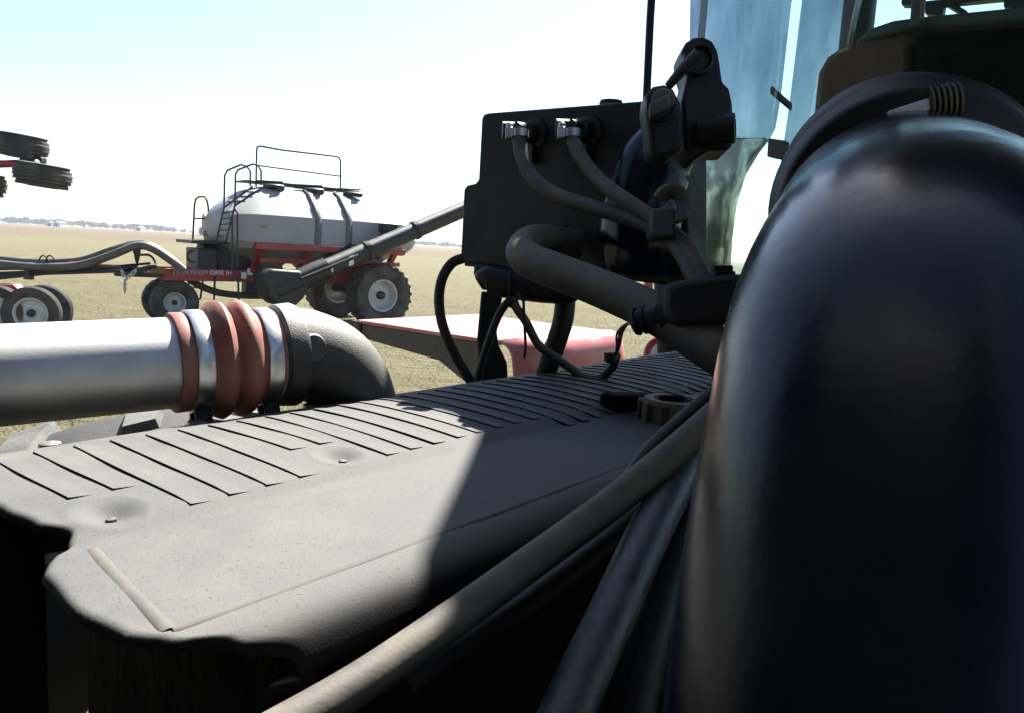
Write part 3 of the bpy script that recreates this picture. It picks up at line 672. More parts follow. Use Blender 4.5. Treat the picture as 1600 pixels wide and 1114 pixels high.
for da, db in DIM[:3]:
    zz = ZC + crown(db) - .0080
    g = G(); g.lathe(E(da - .002, db + .008, zz + .0015), eZ, [(0, .0045), (.003, .004), (.0038, .001)], 8); mk('bolt_head', g, M['cap'], cover)
# raised outline of the smooth panel
zb = ZC - .004
def bead(pts, r, w=1.6):
    g = G(); g.tube(smooth_path(pts, 5), r, 10, sq=w, upv=eZ); mk('panel_bead', g, M['bead'], cover, sharp=60)
bead([E(.226, -.545, zb - .0034), E(.219, -.50, zb - .0030), E(.207, -.41, zb - .0028), E(.2062, -.402, zb - .0034)], .0042, 1.5)
bead([E(.2075, -.399, zb - .0022), E(.24, -.3975, zb - .0019), E(.45, -.398, zb - .0019), E(.66, -.399, zb - .0019), E(.80, -.41, zb - .0038)], .0032, 1.2)
# small crack mark and bolts along the far edge
g = G(); g.add([E(.236, -.335, zb - .016), E(.239, -.333, zb - .014), E(.247, -.312, zb - .0255), E(.243, -.3115, zb - .0285)], [(0, 1, 2, 3)]); 
for x, y in ((78, 700), (315, 668), (497, 641)):
    p = Zp(x, y, ZC - .012); p = E(p.dot(eA), B0 - .028, 0)
    g = G(); g.lathe(V((p.x, p.y, ZC - .03)), eZ, [(0, .016), (.014, .016), (.016, .012), (.024, .0105), (.026, .001)], 14); mk('cover_bolt', g, M['zinc'], cover)
    g = G(); g.box(V((p.x, p.y, ZC - .05)), eA * .02, eB * .02, eZ * .02); mk('bolt_boss', g, M['cover'], cover)
# oil filler cap and slot
oc = Zp(1052, 655, ZC - .004)
g = G(); g.lathe(oc, eZ, [(-.01, .044), (.024, .046), (.030, .042), (.030, .030), (.022, .027), (.022, .001)], 28)
for k in range(14):
    an = 2 * math.pi * k / 14; d = V((math.cos(an), math.sin(an), 0)); g.box(oc + d * .047 + eZ * .01, d * .004, V((-d.y, d.x, 0)) * .005, eZ * .016)
tp('oil_cap', g, 'cap', 'dirty brown knurled oil filler cap', sharp=30)
g = G(); g.box(Zp(1004, 640, ZC) + eZ * .012, (cR * .055), V((-.02, .04, 0)) * .4, eZ * .012); tp('cap_handle', g, 'void', bevel=.005)
# engine under the cover
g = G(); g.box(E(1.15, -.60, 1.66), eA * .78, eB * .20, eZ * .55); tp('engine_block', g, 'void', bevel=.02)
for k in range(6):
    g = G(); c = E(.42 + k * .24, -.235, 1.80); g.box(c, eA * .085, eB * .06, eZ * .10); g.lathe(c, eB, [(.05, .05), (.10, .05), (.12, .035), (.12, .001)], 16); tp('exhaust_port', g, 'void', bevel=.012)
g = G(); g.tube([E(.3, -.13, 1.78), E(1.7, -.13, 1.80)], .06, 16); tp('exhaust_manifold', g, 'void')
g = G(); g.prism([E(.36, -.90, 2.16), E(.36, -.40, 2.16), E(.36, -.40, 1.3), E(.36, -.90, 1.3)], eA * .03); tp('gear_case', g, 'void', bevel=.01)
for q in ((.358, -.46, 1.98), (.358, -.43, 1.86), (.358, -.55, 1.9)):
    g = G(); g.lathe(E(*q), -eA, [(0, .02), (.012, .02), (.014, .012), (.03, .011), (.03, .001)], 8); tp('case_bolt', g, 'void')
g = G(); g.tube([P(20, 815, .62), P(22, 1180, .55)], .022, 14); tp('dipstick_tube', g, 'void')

g = G(); g.box(E(-.30, -.55, 1.55), eA * .36, eB * .50, eZ * .56); tp('front_bounce_blocker', g, 'void', bevel=.03)  # unseen block added to keep ground bounce off the cover's front
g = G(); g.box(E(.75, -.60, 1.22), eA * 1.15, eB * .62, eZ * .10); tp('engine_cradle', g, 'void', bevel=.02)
g = G(); g.box(E(.4, .42, 1.30), eA * 1.25, eB * .60, eZ * .03); tp('deck_bounce_blocker', g, 'void', bevel=.01)  # unseen platform added to stop light bouncing up from the ground

# charge-air pipe
pl, pr_ = P(-160, 598, .80), P(283, 566, .965)
ad = (pr_ - pl).normalized(); RP = .0565
g = G(); g.tube([pl, pr_ + ad * .02], RP, 56, cap=False); g.tube([pl, pr_ + ad * .02], RP * .95, 40, cap=False)
tp('intake_pipe', g, 'alu', 'large silver intake pipe running in from the left')
hs = pr_ - ad * .012
g = G(); R1 = RP + .005
pf = [(0, RP + .0005), (0, R1), (.002, R1 + .001), (.017, R1 + .0008), (.019, R1), (.046, R1), (.052, R1 + .004), (.058, R1 + .013), (.068, R1 + .017), (.076, R1 + .013), (.081, R1 + .004), (.084, R1 + .002), (.088, R1 + .005), (.094, R1 + .014), (.104, R1 + .016), (.113, R1 + .011), (.119, R1 + .002), (.124, R1), (.150, R1), (.153, R1 + .001), (.1595, R1 + .0008), (.160, R1), (.1605, R1 + .001), (.168, R1 + .0008), (.1685, R1), (.169, R1 + .001), (.177, R1 + .0006), (.178, R1 - .006)]
pf = [(h * .82, R1 + (r - R1) * .9) for h, r in pf]; g.lathe(hs, ad, pf, 64); hump = tp('coupling_hose', g, 'redrub', 'red silicone hump hose with two steel clamps', sharp=50)
ud = (V((0, 0, 1)) - ad * ad.z).normalized(); wd_ = ad.cross(ud)
for h0, h1 in ((.0172, .037), (.1033, .1222)):
    g = G(); g.lathe(hs, ad, [(h0, R1), (h0, R1 + .003), (h0 + .001, R1 + .0036), (h1 - .001, R1 + .0036), (h1, R1 + .003), (h1, R1)], 64); mk('hose_clamp', g, M['band'], hump)
    hc = hs + ad * ((h0 + h1) / 2)
    dn = (-ud * .93 + (wd_ if wd_.y < 0 else -wd_) * .37).normalized(); sd2 = ad.cross(dn)
    g = G(); g.box(hc + dn * (R1 + .012) - sd2 * .012, ad * .010, dn * .011, sd2 * .004); g.box(hc + dn * (R1 + .012) + sd2 * .014, ad * .010, dn * .011, sd2 * .004); mk('clamp_lug', g, M['hoseblk'], hump, bevel=.002)
    q0 = hc + dn * (R1 + .016); dd = (-ud * .75 - ad * .6 + V((0, -.15, 0))).normalized()
    g = G(); g.tube([q0 - dd * .01, q0 + dd * .075], .0045, 8); mk('clamp_bolt', g, M['zinc'], hump)
    coil = []
    e1 = dd.cross(V((0, 1, 0))).normalized(); e2 = dd.cross(e1)
    for k in range(61): t = k / 60; an = t * 2 * math.pi * 6; coil.append(q0 + dd * (.012 + .045 * t) + (e1 * math.cos(an) + e2 * math.sin(an)) * .0115)
    g = G(); g.tube(coil, .0032, 6); mk('clamp_spring', g, M['hoseblk'], hump)
    g = G(); g.lathe(q0 + dd * .06, dd, [(0, .013), (.012, .013), (.012, .001)], 6); mk('clamp_nut', g, M['hoseblk'], hump)
# black cast elbow
e0 = hs + ad * .140
ep = smooth_path([e0 - ad * .02, e0 + ad * .012, e0 + ad * .032 + V((.0, .002, -.001)), e0 + ad * .072 + V((.002, .003, -.022)), e0 + ad * .100 + V((.003, .006, -.066)), e0 + ad * .110 + V((.003, .008, -.13)), e0 + ad * .114 + V((.003, .01, -.28))], 7)
g = G(); g.tube(ep, [.060] * 8 + [.0615] * (len(ep) - 8), 48, cap=False)
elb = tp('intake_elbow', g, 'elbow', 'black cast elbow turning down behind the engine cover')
g = G(); g.lathe(e0, ad, [(-.012, .050), (-.012, .064), (-.008, .068), (.012, .070), (.017, .068), (.018, .0615)], 56); mk('elbow_collar', g, M['elbow'], elb)
cdn = V((.55, -.8, .25)).normalized(); cc = e0 + ad * .024 + cdn * .055
g = G(); g.lathe(cc, (cdn + ad * .25).normalized(), [(-.02, .021), (.006, .020), (.0085, .017), (.009, .001)], 28); mk('cast_boss', g, M['elbow'], elb)

# right front wheel under the pipe
wc = P(285, 655, 1.95); wc = V((wc.x, wc.y, 0)) + eZ * 1.03
tyre = wheel(tractor, wc, eB, .985, .66, .55, 'lug', M['tyre_near'], None, n=72, nl=20, lugmat=M['lug'], label='big black lugged tractor tyre under the intake pipe')
wl_ = E(wc.dot(eA), .80, 1.03)
wheel(tractor, wl_, eB, .985, .60, .55, 'lug', M['tyre_near'], M['cartred'], n=56, nl=20, lugmat=M['lug'])
# red fender
ZF = 2.10
c1, c2, c3, c4 = Zp(582, 494, ZF), Zp(752, 486, ZF), Zp(948, 514, ZF), Zp(786, 548, ZF)
fa0 = (c1.dot(eA) + c4.dot(eA)) / 2; fa1 = (c2.dot(eA) + c3.dot(eA)) / 2; fb0 = (c1.dot(eB) + c2.dot(eB)) / 2; fb1 = (c3.dot(eB) + c4.dot(eB)) / 2 - .07; fa1 = fa0 + (fa1 - fa0) * .86; fb0 += .14
g = G(); g.prism([E(fa0, fb0, ZF), E(fa1, fb0, ZF), E(fa1, fb1, ZF), E(fa0, fb1, ZF)], (0, 0, -.02))
fen = tp('fender', g, 'redpaint', 'sun-bleached red fender panel behind the hoses', bevel=.006)
g = G(); rows = []
for k in range(9):
    t = k / 8 * R_(78); r = .09; rows.append([E(aa, fb1 + r * math.sin(t) - .002, ZF - r * (1 - math.cos(t))) for aa in (fa0, fa0 + (fa1 - fa0) * .5, fa1 - .12, fa1 - .05, fa1)])
rows.append([p + eB * .05 - eZ * .28 for p in rows[-1]])
g.grid(rows); fs_ = mk('fender_side', g, M['redpaint'], fen, sharp=60); so = fs_.modifiers.new('thick', 'SOLIDIFY'); so.thickness = .012; so.offset = 0
g = G(); g.prism([E(fa0, fb0, ZF - .021), E(fa0, fb1 - .01, ZF - .021), E(fa0, fb1 + .03, ZF - .30), E(fa0, fb1 - .35, ZF - .13), E(fa0, fb0, ZF - .085)], eA * .015)
fe_ = mk('fender_lip', g, M['cap'], fen)
g = G(); g.box(E(fa0 - .004, fb0 + .02, ZF - .06), eA * .01, eB * .022, eZ * .055); mk('fender_corner', g, M['cartblk'], fen, bevel=.01)

# coolant tank box, face square to the tractor's axis
AF = 1.075
face = [(752, 186), (755, 179), (762, 177), (1005, 158), (1074, 152.5), (1074, 449), (1000, 441), (800, 420), (728, 413), (720, 409), (719, 404), (724, 296), (729, 290), (742, 287), (747, 281)]
g = G(); g.prism([A_(x, y, AF) for x, y in face], eA * .07); ctank = tp('coolant_tank', g, 'black', 'square black header tank with stepped left edge', bevel=.004)
g = G(); g.prism([A_(*q, AF - .012) for q in ((712 + 14, 411), (770, 416), (770, 421), (726, 416))], eA * .14); mk('bottom_flange', g, M['black'], ctank)
g = G(); q = A_(752, 424, AF + .03); g.lathe(q, (0, 0, -1), [(-.01, .014), (.008, .014), (.008, .009), (.018, .009), (.018, .001)], 10); mk('drain_plug', g, M['black'], ctank)
g = G(); q = A_(955, 160, AF + .05); g.lathe(q - eZ * .004, eZ, [(0, .02), (.006, .018), (.007, .001)], 16); mk('top_plug', g, M['black'], ctank)
def hose(name, l, r, m, label=None, k=6, n=14, parent=None):
    g = G(); pts = px_path(l, k); rr = lerp_r(r, k) if isinstance(r, list) else r
    g.tube(pts, rr, n); return mk(name, g, M[m], parent or tractor, label)
for (x, y) in ((836, 210), (920, 207)):
    q = A_(x, y, AF); g = G(); g.lathe(q, -eA, [(-.002, .026), (.004, .026), (.008, .018), (.03, .018), (.034, .014), (.055, .012), (.055, .001)], 18); mk('fitting', g, M['hoseblk'], ctank)
    g = G(); g.tube([q - eA * .046, q - eA * .05 - cR * .022 * 1.1 + eZ * .0], .013, 12); g.box(q - eZ * .035 - eA * .008, eB * .008, eZ * .014, eA * .008); mk('fitting_elbow', g, M['hoseblk'], ctank)
h1 = hose('vent_hose', ((812, 203, 1.245), (812, 222, 1.24), (818, 252, 1.23), (838, 284, 1.21), (875, 308, 1.18), (925, 324, 1.14), (980, 340, 1.10), (1022, 356, 1.06), (1050, 376, 1.02), (1068, 400, .99), (1088, 440, .96), (1105, 480, .93)), .0118, 'hose', 'left vent hose sagging across the black tank')
h2 = hose('vent_hose', ((893, 204, 1.185), (896, 222, 1.18), (910, 250, 1.16), (938, 284, 1.13), (975, 312, 1.09), (1020, 342, 1.055), (1052, 366, 1.02), (1078, 396, .985), (1100, 436, .955), (1118, 475, .93)), .0112, 'hose', 'right vent hose running to the rubber strap')
for hh, (x, y, d) in ((h1, (812, 210, 1.242)), (h2, (894, 210, 1.183))):
    c = P(x, y, d); g = G(); g.lathe(c - cU * .006, cU, [(0, .0125), (0, .0148), (.012, .0148), (.012, .0125)], 20); mk('worm_clamp', g, M['zinc'], hh)
    g = G(); g.box(c - cR * .017 - cF * .004, cR * .006, cU * .0085, cF * .008); g.tube([c - cR * .017 + cU * .008 - cF * .004, c - cR * .015 + cU * .016 - cF * .004], .0058, 8); mk('clamp_screw', g, M['zinc'], hh, bevel=.0015)
c = P(826 - 8, 240, 1.222); g = G()
g = G(); a_, b_ = P(1018, 336, 1.035), P(1046, 392, 1.0)
g.bar(P(1012, 352, 1.03), P(1052, 352, 1.0), cU * .020, cF * .018); strap = tp('rubber_strap', g, 'hoseblk', 'black rubber strap binding the two vent hoses', bevel=.005)
c = P(1050, 320, 1.02); g = G(); g.tube([c + cR * .018 * math.cos(t) * .85 + cU * .020 * math.sin(t) + cF * .004 * t for t in [-.9 * math.pi + k * 1.75 * math.pi / 20 for k in range(21)]], .0075, 8, sq=1.4); tp('hose_clip', g, 'hose', 'dusty curled rubber clip above the strap')
# fat coolant hose leaving the tank
hose('coolant_hose', ((900, 386, 1.235), (862, 379, 1.215), (832, 379, 1.18), (817, 393, 1.14), (828, 408, 1.105), (868, 424, 1.07), (930, 448, 1.03), (1000, 478, .98), (1060, 510, .935), (1130, 553, .89), (1240, 620, .84)), [.027, .027, .0262, .0255, .0255, .0255, .0255, .026, .027, .028, .028], 'hose', 'fat dusty coolant hose bending out of the black tank', n=22)
g = G(); c = A_(868, 370, AF - .03); g.box(c + cU * .005, cR * .020, cU * .010, cF * .02); tp('hose_bracket', g, 'black', bevel=.003)
# tank outlet tube and legs
hose('outlet_tube', ((748, 444, 1.34), (762, 438, 1.34), (800, 444, 1.335), (850, 450, 1.33), (890, 452, 1.325), (905, 447, 1.32)), [.012, .025, .027, .027, .026, .012], 'hoseblk', 'thick black tube below the black tank', n=20)
hose('drain_hose', ((884, 458, 1.37), (880, 500, 1.37), (866, 545, 1.38), (848, 600, 1.40), (838, 650, 1.42)), .0185, 'hoseblk', 'thick black hose dropping in front of the red fender', n=18)
g = G(); g.prism([P(*q, 1.40) for q in ((752, 455), (785, 460), (776, 520), (779, 540), (792, 566), (794, 600), (794, 650), (750, 650), (752, 600), (747, 560), (745, 530))], cF * .03); tp('support_leg', g, 'black', 'flat black support leg under the tank', bevel=.004)
hose('overflow_hose', ((724, 404, 1.32), (706, 412, 1.32), (691, 436, 1.32), (686, 470, 1.32), (692, 510, 1.32), (710, 552, 1.33), (738, 600, 1.34), (756, 640, 1.35)), .0088, 'hoseblk', 'thin black hose looping left of the tank')
hose('wire_harness', ((802, 466, 1.295), (806, 480, 1.295), (822, 504, 1.30), (842, 540, 1.31), (870, 560, 1.32), (893, 576, 1.33), (915, 590, 1.33), (938, 590, 1.32), (956, 574, 1.30), (963, 556, 1.27)), .0075, 'hose', 'grey sleeved wire harness drooping onto the engine cover')
hose('wire_harness', ((800, 466, 1.295), (782, 488, 1.30), (765, 530, 1.31), (752, 570, 1.32), (745, 600, 1.33), (740, 640, 1.34)), .0068, 'hoseblk', 'dark wire harness hanging straight down to the cover')
g = G(); c = P(800, 448, 1.335); g.tube([c + cU * .0285 * math.cos(t) + cF * .0285 * math.sin(t) + cR * .004 * math.sin(t) for t in [k * math.pi / 10 for k in range(21)]], .0032, 6, cap=False); g.tube([P(798, 470, 1.30), P(801, 476, 1.29)], .008, 8); tp('cable_tie', g, 'hoseblk')
hose('cable_tie', ((818, 468, 1.29), (819, 500, 1.29), (821, 540, 1.29), (819, 560, 1.29)), .0024, 'hoseblk', n=6)
hose('cable_tie', ((808, 458, 1.30), (818, 470, 1.29)), .0035, 'hoseblk', n=6)
g = G(); g.tube([P(948, 560, 1.27), P(960, 558, 1.265)], .008, 10); g.box(P(950, 558, 1.265), cR * .006, cU * .007, cF * .004); tp('harness_clip', g, 'hoseblk')
for dx in (0, 4, -4):
    hose('wire', ((962, 556, 1.265), (966 + dx * .6, 540, 1.22), (968 + dx, 522, 1.12), (978 + dx * .4, 508, 1.0), (990, 505, .93)), .0019, 'wire', n=6)
# sensor and its plug
s0, s1 = P(1045, 478, .885), P(1180, 455, .80); sdv = (s1 - s0).normalized()
g = G(); pts = [(1040, 448), (1045, 443), (1075, 436), (1120, 429), (1180, 427), (1180, 505), (1110, 508), (1062, 511), (1040, 500), (1037, 470)]
g.prism([P(x, y, .90 - .0004 * (x - 1040)) for x, y in pts], cF * .05); sens = tp('sensor', g, 'black', 'black sensor body in front of the cab window', bevel=.008)
g = G(); g.lathe(P(1048, 490, .93), P(985, 506, .955) - P(1048, 490, .93), [(0, .021), (.012, .021), (.013, .015), (.030, .015), (.031, .0175), (.036, .0175), (.037, .0145), (.042, .0145), (.043, .0175), (.047, .0165), (.050, .010), (.050, .001)], 20); mk('plug', g, M['hoseblk'], sens)
g = G(); g.box(P(1129, 430, .885), cR * .012, cU * .003, cF * .012); g.box(P(1128, 423, .885), cR * .011, cU * .005, cF * .008); mk('sensor_bolt', g, M['black'], sens, bevel=.0015)
g = G(); g.tube([P(1125, 421, .90), P(1125, 512, .91)], .0035, 6); mk('sensor_rib', g, M['black'], sens)
# big black duct in front of the tank, latches above
hose('air_duct', ((1075, 170, 1.12), (1052, 215, 1.15), (1022, 262, 1.17), (1004, 330, 1.175), (998, 380, 1.18), (992, 425, 1.19)), [.03, .045, .058, .064, .064, .05], 'duct', 'curved black duct in front of the black tank', n=28)
def latch(out, d, th, label):
    g = G(); g.prism([P(x, y, d) for x, y in out], cF * th); return tp('hood_latch', g, 'hoseblk', label, bevel=.008)
l1 = latch(((1066, 80), (1072, 66), (1085, 58), (1100, 57), (1114, 64), (1122, 78), (1126, 100), (1130, 130), (1140, 136), (1145, 160), (1147, 190), (1147, 226), (1138, 234), (1108, 235), (1098, 242), (1084, 250), (1070, 230), (1065, 160), (1070, 138), (1074, 120), (1068, 100)), 1.0, .06, 'upper black hood latch with dusty pin')
l2 = latch(((1008, 165), (1010, 146), (1022, 133), (1040, 130), (1054, 138), (1064, 158), (1070, 190), (1072, 230), (1040, 250), (1015, 240), (1012, 200)), .965, .05, 'lower black hood latch with dusty round face')
for (x, y, d, par) in ((1094, 90, .985, l1), (1036, 162, .95, l2)):
    c = P(x, y, d); g = G(); g.lathe(c + cF * .02, -cF, [(0, .020), (.016, .020), (.018, .016), (.012, .013), (.012, .001)], 20); mk('pin_socket', g, M['hoseblk'], par)
hose('latch_pin', ((1044, 136, .98), (1068, 108, .965), (1092, 84, .955)), [.0055, .007, .0085], 'hose', n=10, parent=l1)
g = G(); g.box(P(1030, 168, .925), cR * .012 + cU * .006, cU * .010, cF * .006); g.lathe(P(1036, 158, .935), -cF, [(0, .016), (.006, .014), (.006, .001)], 12); mk('latch_knob', g, M['hose'], l2, bevel=.003)
g = G(); c = P(1128, 206, .99); g.lathe(c + cR * (-.03), cR + cF * -.35, [(0, .017), (.034, .019), (.045, .019), (.046, .013), (.036, .011), (.036, .001)], 20); mk('latch_bush', g, M['hoseblk'], l1)
hose('mast', ((1022, -60, 1.40), (1016, 30, 1.40), (1010, 160, 1.40), (1006, 230, 1.41)), .0072, 'black', 'thin black mast rising behind the black tank', k=2)

# unseen raised hood, added behind the camera to block sky fill
HO = V((0, 0, 0)); ha = R_(71); hx = eA * math.cos(ha) + eZ * math.sin(ha); hn = eA * math.sin(ha) - eZ * math.cos(ha)
hb = E(-.85, 0, 1.95); rows = []
sec = [(-1.30, .55), (-1.30, .25), (-1.28, .10), (-1.20, .02), (-1.05, 0), (-.5, -.03), (.05, 0), (.20, .02), (.28, .10), (.30, .25), (.30, .55)]
for k in range(9): rows.append([hb + hx * (2.05 * k / 8) + eB * b + hn * q for b, q in sec])
g = G(); g.grid(rows); hood = tp('hood', g, 'black', sharp=50); so = hood.modifiers.new('thick', 'SOLIDIFY'); so.thickness = .02; so.offset = 0
for s in (-1.15, .15):
    g = G(); g.tube([hb + hx * .2 + eB * s + hn * .1, hb + hx * 1.1 + eB * s + hn * .1], .02, 8); mk('blocker_stay', g, M['cartblk'], hood)

# large near intake duct
def duct_at():
    c = [(x_ - 22, y_, d_ * .985) for x_, y_, d_ in [(1452, 1620, .300), (1456, 1250, .318), (1458, 980, .338), (1464, 800, .352), (1468, 680, .366), (1468, 590, .384), (1462, 520, .415), (1454, 462, .465), (1444, 415, .535), (1430, 378, .61)]]
    return px_path(c, 8), lerp_r([.106, .1045, .1030, .1010, .0995, .0990, .0985, .0985, .098, .098], 8)
g = G(); pts, rr = duct_at(); g.tube(pts, rr, 72)
duct = tp('intake_duct', g, 'duct', 'huge glossy black intake duct filling the right side', sharp=70)
g = G(); d_ = (P(1385, 272, .86) - P(1420, 345, .61)).normalized(); q = P(1420, 345, .60)
pf = [(0, .096), (.004, .100), (.03, .104)]
for k in range(9): h = .035 + k * .012; pf += [(h, .1055), (h + .004, .1075), (h + .008, .1075), (h + .0115, .1055)]
pf += [(.16, .105), (.30, .102)]
g.lathe(q, d_, pf, 64); tp('ribbed_hose', g, 'hoseblk', 'ribbed black hose behind the big intake duct', sharp=50)
g = G(); c0, c1_ = P(1378, 190, .585), P(1452, 166, .575)
g.bar(c0, c1_, cU * .006 * .8, cF * .01); dcl = tp('duct_clamp', g, 'zinc', 'steel clamp with ridged screw on top of the duct', bevel=.001)
c2_ = P(1506, 158, .57); dd = (c2_ - c1_).normalized(); g = G(); pf = [(-.002, .004), (0, .0115)]
for k in range(6): pf += [(.0005 + k * .0038, .0145), (.0022 + k * .0038, .0145), (.0026 + k * .0038, .0105), (.0037 + k * .0038, .0105)]
pf += [(.0235, .007), (.031, .007), (.031, .001)]
g.lathe(c1_ - dd * .002, dd, pf, 20); mk('clamp_screw', g, M['cap'], dcl, sharp=25)

# lower hoses
hose('heater_hose', ((420, 1150, .42), (560, 1068, .46), (700, 972, .51), (830, 878, .56), (950, 790, .60), (1060, 700, .64), (1140, 630, .67), (1200, 590, .70)), .0128, 'hose', 'long dusty hose slanting across the lower foreground', n=22)
hose('heater_hose', ((640, 1060, .53), (760, 985, .56), (880, 900, .60), (1000, 800, .65), (1090, 690, .70), (1160, 600, .74)), .0115, 'hoseblk', 'thinner black hose just under the long slanting hose', n=18)
hose('fuel_hose', ((960, 790, .70), (1010, 715, .72), (1060, 665, .74), (1130, 605, .76)), .0095, 'hoseblk', 'short dark hose crossing in front of the oil cap', n=16)
hose('sleeved_hose', ((840, 1220, .46), (900, 1080, .50), (960, 950, .54), (1020, 820, .60), (1070, 730, .66), (1120, 670, .72), (1180, 640, .76)), [.0175, .0172, .0168, .0168, .0165, .016, .016], 'greyhose', 'grey-blue sleeved hose rising steeply beside the duct', n=22)
hose('sleeved_hose', ((960, 1220, .52), (1010, 1000, .57), (1060, 850, .63), (1110, 740, .70), (1150, 660, .76)), .018, 'hoseblk', 'black hose behind the grey-blue one', n=18)
g = G(); g.prism([P(*q, .80) for q in ((1085, 770), (1150, 700), (1150, 890), (1062, 905), (1055, 870), (1068, 850))], cF * .04); bk = tp('bracket', g, 'castgrey', 'pale grey cast bracket peeping past the duct', bevel=.006)
g = G(); g.bar(P(1060, 838, .795), P(1140, 812, .795), cU * .003, cF * .004); mk('bracket_rib', g, M['castgrey'], bk)
g = G(); g.prism([P(*q, .74) for q in ((1020, 930), (1110, 880), (1110, 1090), (1020, 1080))], cF * .05); br = tp('bracket', g, 'void', bevel=.008)
for x, y in ((1046, 985), (1042, 1055)):
    g = G(); g.lathe(P(x, y, .735), -cF + cR * -.4, [(-.02, .018), (.004, .018), (.005, .011), (.016, .011), (.016, .001)], 6); mk('bracket_bolt', g, M['cartblk'], br)
# red bits beyond the engine, by the cab steps
hose('grab_handle', ((1010, 585, 3.3), (1010, 560, 3.3), (1014, 543, 3.3), (1024, 533, 3.3), (1040, 530, 3.3), (1052, 533, 3.3)), .016, 'redpipe', 'bright red tube handle seen past the engine cover', n=10)
g = G(); g.lathe(P(1032, 556, 3.5), V((-.3, -.9, .1)), [(-.06, .07), (.0, .075), (.01, .068), (.012, .001)], 24); tp('work_lamp', g, 'rim', 'pale round lamp behind the red handle')
g = G(); g.prism([P(*q, 3.6) for q in ((1058, 538), (1085, 545), (1120, 560), (1120, 640), (1058, 640))], V((.1, .3, 0))); tp('step_panel', g, 'redpaint', bevel=.01)
g = G(); g.tube([P(1040, 440, 2.6), P(1046, 560, 2.6), P(1050, 640, 2.6)], .04, 10); tp('step_post', g, 'black')
g = G(); g.tube([P(1014, 430, 2.9), P(1012, 470, 2.9)], .018, 8); tp('step_post', g, 'redpaint')

# cab
AC = 1.62
def panel(name, out, a, th, m, label=None, bevel=.004, parent=None, **k):
    g = G(); g.prism([A_(x, y, a) for x, y in out], eA * th); return mk(name, g, M[m], parent or tractor, label, bevel=bevel, **k)
p1 = panel('cab_post', ((1097, -160), (1256, -160), (1230, 0), (1222, 70), (1213, 150), (1205, 198), (1196, 215), (1086, 215), (1090, 120)), AC, .03, 'pillar', 'dusty grey cab post beside the black latch')
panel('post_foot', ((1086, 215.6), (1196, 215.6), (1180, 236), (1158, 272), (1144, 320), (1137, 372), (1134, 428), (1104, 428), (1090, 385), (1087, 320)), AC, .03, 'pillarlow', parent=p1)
panel('door_edge', ((1080, -160), (1094, -160), (1092, 60), (1076, 80)), AC + .05, .02, 'pillar')
p2 = panel('cab_post', ((1290, -160), (1382, -160), (1340, 0), (1325, 72), (1300, 82), (1282, 110), (1272, 160), (1262, 240), (1232, 300), (1210, 320), (1220, 246), (1232, 165), (1252, 0)), AC + .02, .03, 'pillar', 'blue-grey cab post behind the ribbed hose')
panel('hinge', ((1200, 216), (1226, 220), (1224, 250), (1198, 245)), AC - .01, .03, 'ledge', parent=p2, bevel=.002)
g = G(); g.bar(A_(1205, 141, AC + .02), A_(1236, 168, AC + .03), cU * .006, cF * .006); mk('stay_rod', g, M['ledge'], p2)
panel('windscreen', ((1090, -400), (1800, -400), (1800, 432), (1100, 432)), AC + .06, .005, 'glass', 'tinted cab windscreen', bevel=0)
dash = panel('dashboard', ((1266, 260), (1270, 170), (1276, 112), (1290, 88), (1312, 72), (1350, 63), (1424, 52), (1424, 260)), 2.25, .35, 'brown', 'brown fabric-covered dash seen through the windscreen', bevel=.02)
panel('dash_top', ((1334, 66), (1360, 44), (1395, 32), (1440, 26), (1640, 6), (1640, 30), (1424, 48)), 2.34, .3, 'ledge', parent=dash, bevel=.01)
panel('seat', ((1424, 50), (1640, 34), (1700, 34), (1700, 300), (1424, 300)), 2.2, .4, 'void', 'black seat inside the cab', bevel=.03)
panel('steering_post', ((1428, -60), (1449, -60), (1440, 40), (1420, 46)), 2.3, .03, 'ledge', bevel=.006)
panel('steering_trim', ((1441, -60), (1450, -60), (1442, 30), (1436, 32)), 2.285, .01, 'redrub', bevel=.002)
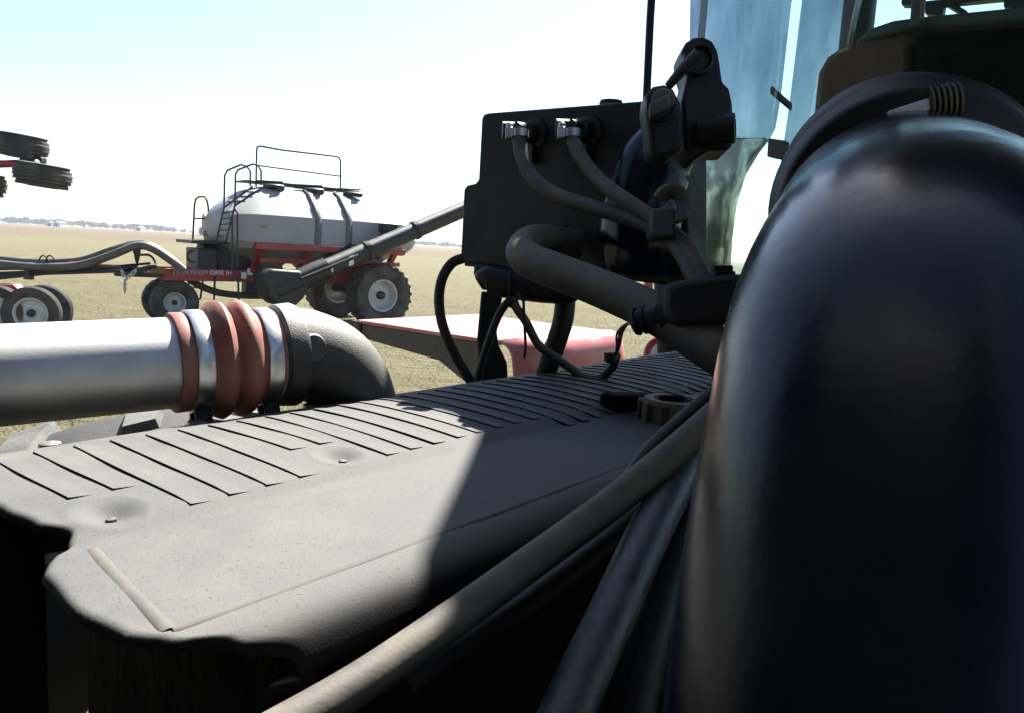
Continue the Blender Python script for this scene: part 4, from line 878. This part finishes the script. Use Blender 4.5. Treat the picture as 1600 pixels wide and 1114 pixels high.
for q in (((1445, 2), (1575, -12), (1575, -3), (1447, 10)), ((1445, 4), (1475, 4), (1472, 26), (1445, 22)), ((1472, 4), (1482, 0), (1512, 18), (1500, 22)), ((1568, -20), (1700, -30), (1700, 20), (1568, 12)), ((1408, -20), (1430, -20), (1430, 8), (1408, 8))):
    panel('window_frame', q, 2.95, .05, 'cartblk', bevel=.004)
# cab shell: firewall, unseen roof shaped to cast the cover's shadow edge, far posts
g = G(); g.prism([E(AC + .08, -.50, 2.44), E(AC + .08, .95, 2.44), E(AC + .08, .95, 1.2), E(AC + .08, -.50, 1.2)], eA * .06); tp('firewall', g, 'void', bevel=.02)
roof = [(1.02, .95), (1.02, -.45), (1.20, -.58), (1.52, -.68), (1.57, -.785), (1.715, -.884), (1.88, -1.0), (1.90, -1.36), (3.3, -1.36), (3.3, .95)]
g = G(); g.prism([E(a, b, 3.78) for a, b in roof], eZ * .05); tp('cab_shadow_roof', g, 'cartblk', bevel=.01)
q = A_(1096, 60, AC + .04); g = G(); g.tube([V((q.x, q.y, 2.42)), V((q.x, q.y, 3.79))], .008, 10); tp('front_post', g, 'cartblk')
for b in (-.92, .86):
    g = G(); g.tube([E(3.15, b, 1.5), E(3.15, b, 3.8)], .06, 10); tp('rear_post', g, 'cartblk')
g = G(); g.bar(E(AC + .1, .86, 1.3), E(AC + .1, .86, 3.8), eA * .05, eB * .05); tp('rear_post', g, 'cartblk')
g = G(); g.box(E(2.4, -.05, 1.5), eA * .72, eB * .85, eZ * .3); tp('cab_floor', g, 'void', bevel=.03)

# ------------------------------------------------------------------ air
g = G(); g.box((0, 400, 9), (2600, 0, 0), (0, 2600, 0), (0, 0, 10))
hz = bpy.data.materials.new('air_haze'); hz.use_nodes = True
n, l = hz.node_tree.nodes, hz.node_tree.links; n.remove(n['Principled BSDF'])
pv = n.new('ShaderNodeVolumePrincipled'); pv.inputs['Color'].default_value = (.82, .9, 1, 1); pv.inputs['Density'].default_value = .00015; pv.inputs['Anisotropy'].default_value = .2
l.new(pv.outputs[0], n['Material Output'].inputs['Volume'])
o = mk('haze', g, hz); tag(o, kind='stuff')
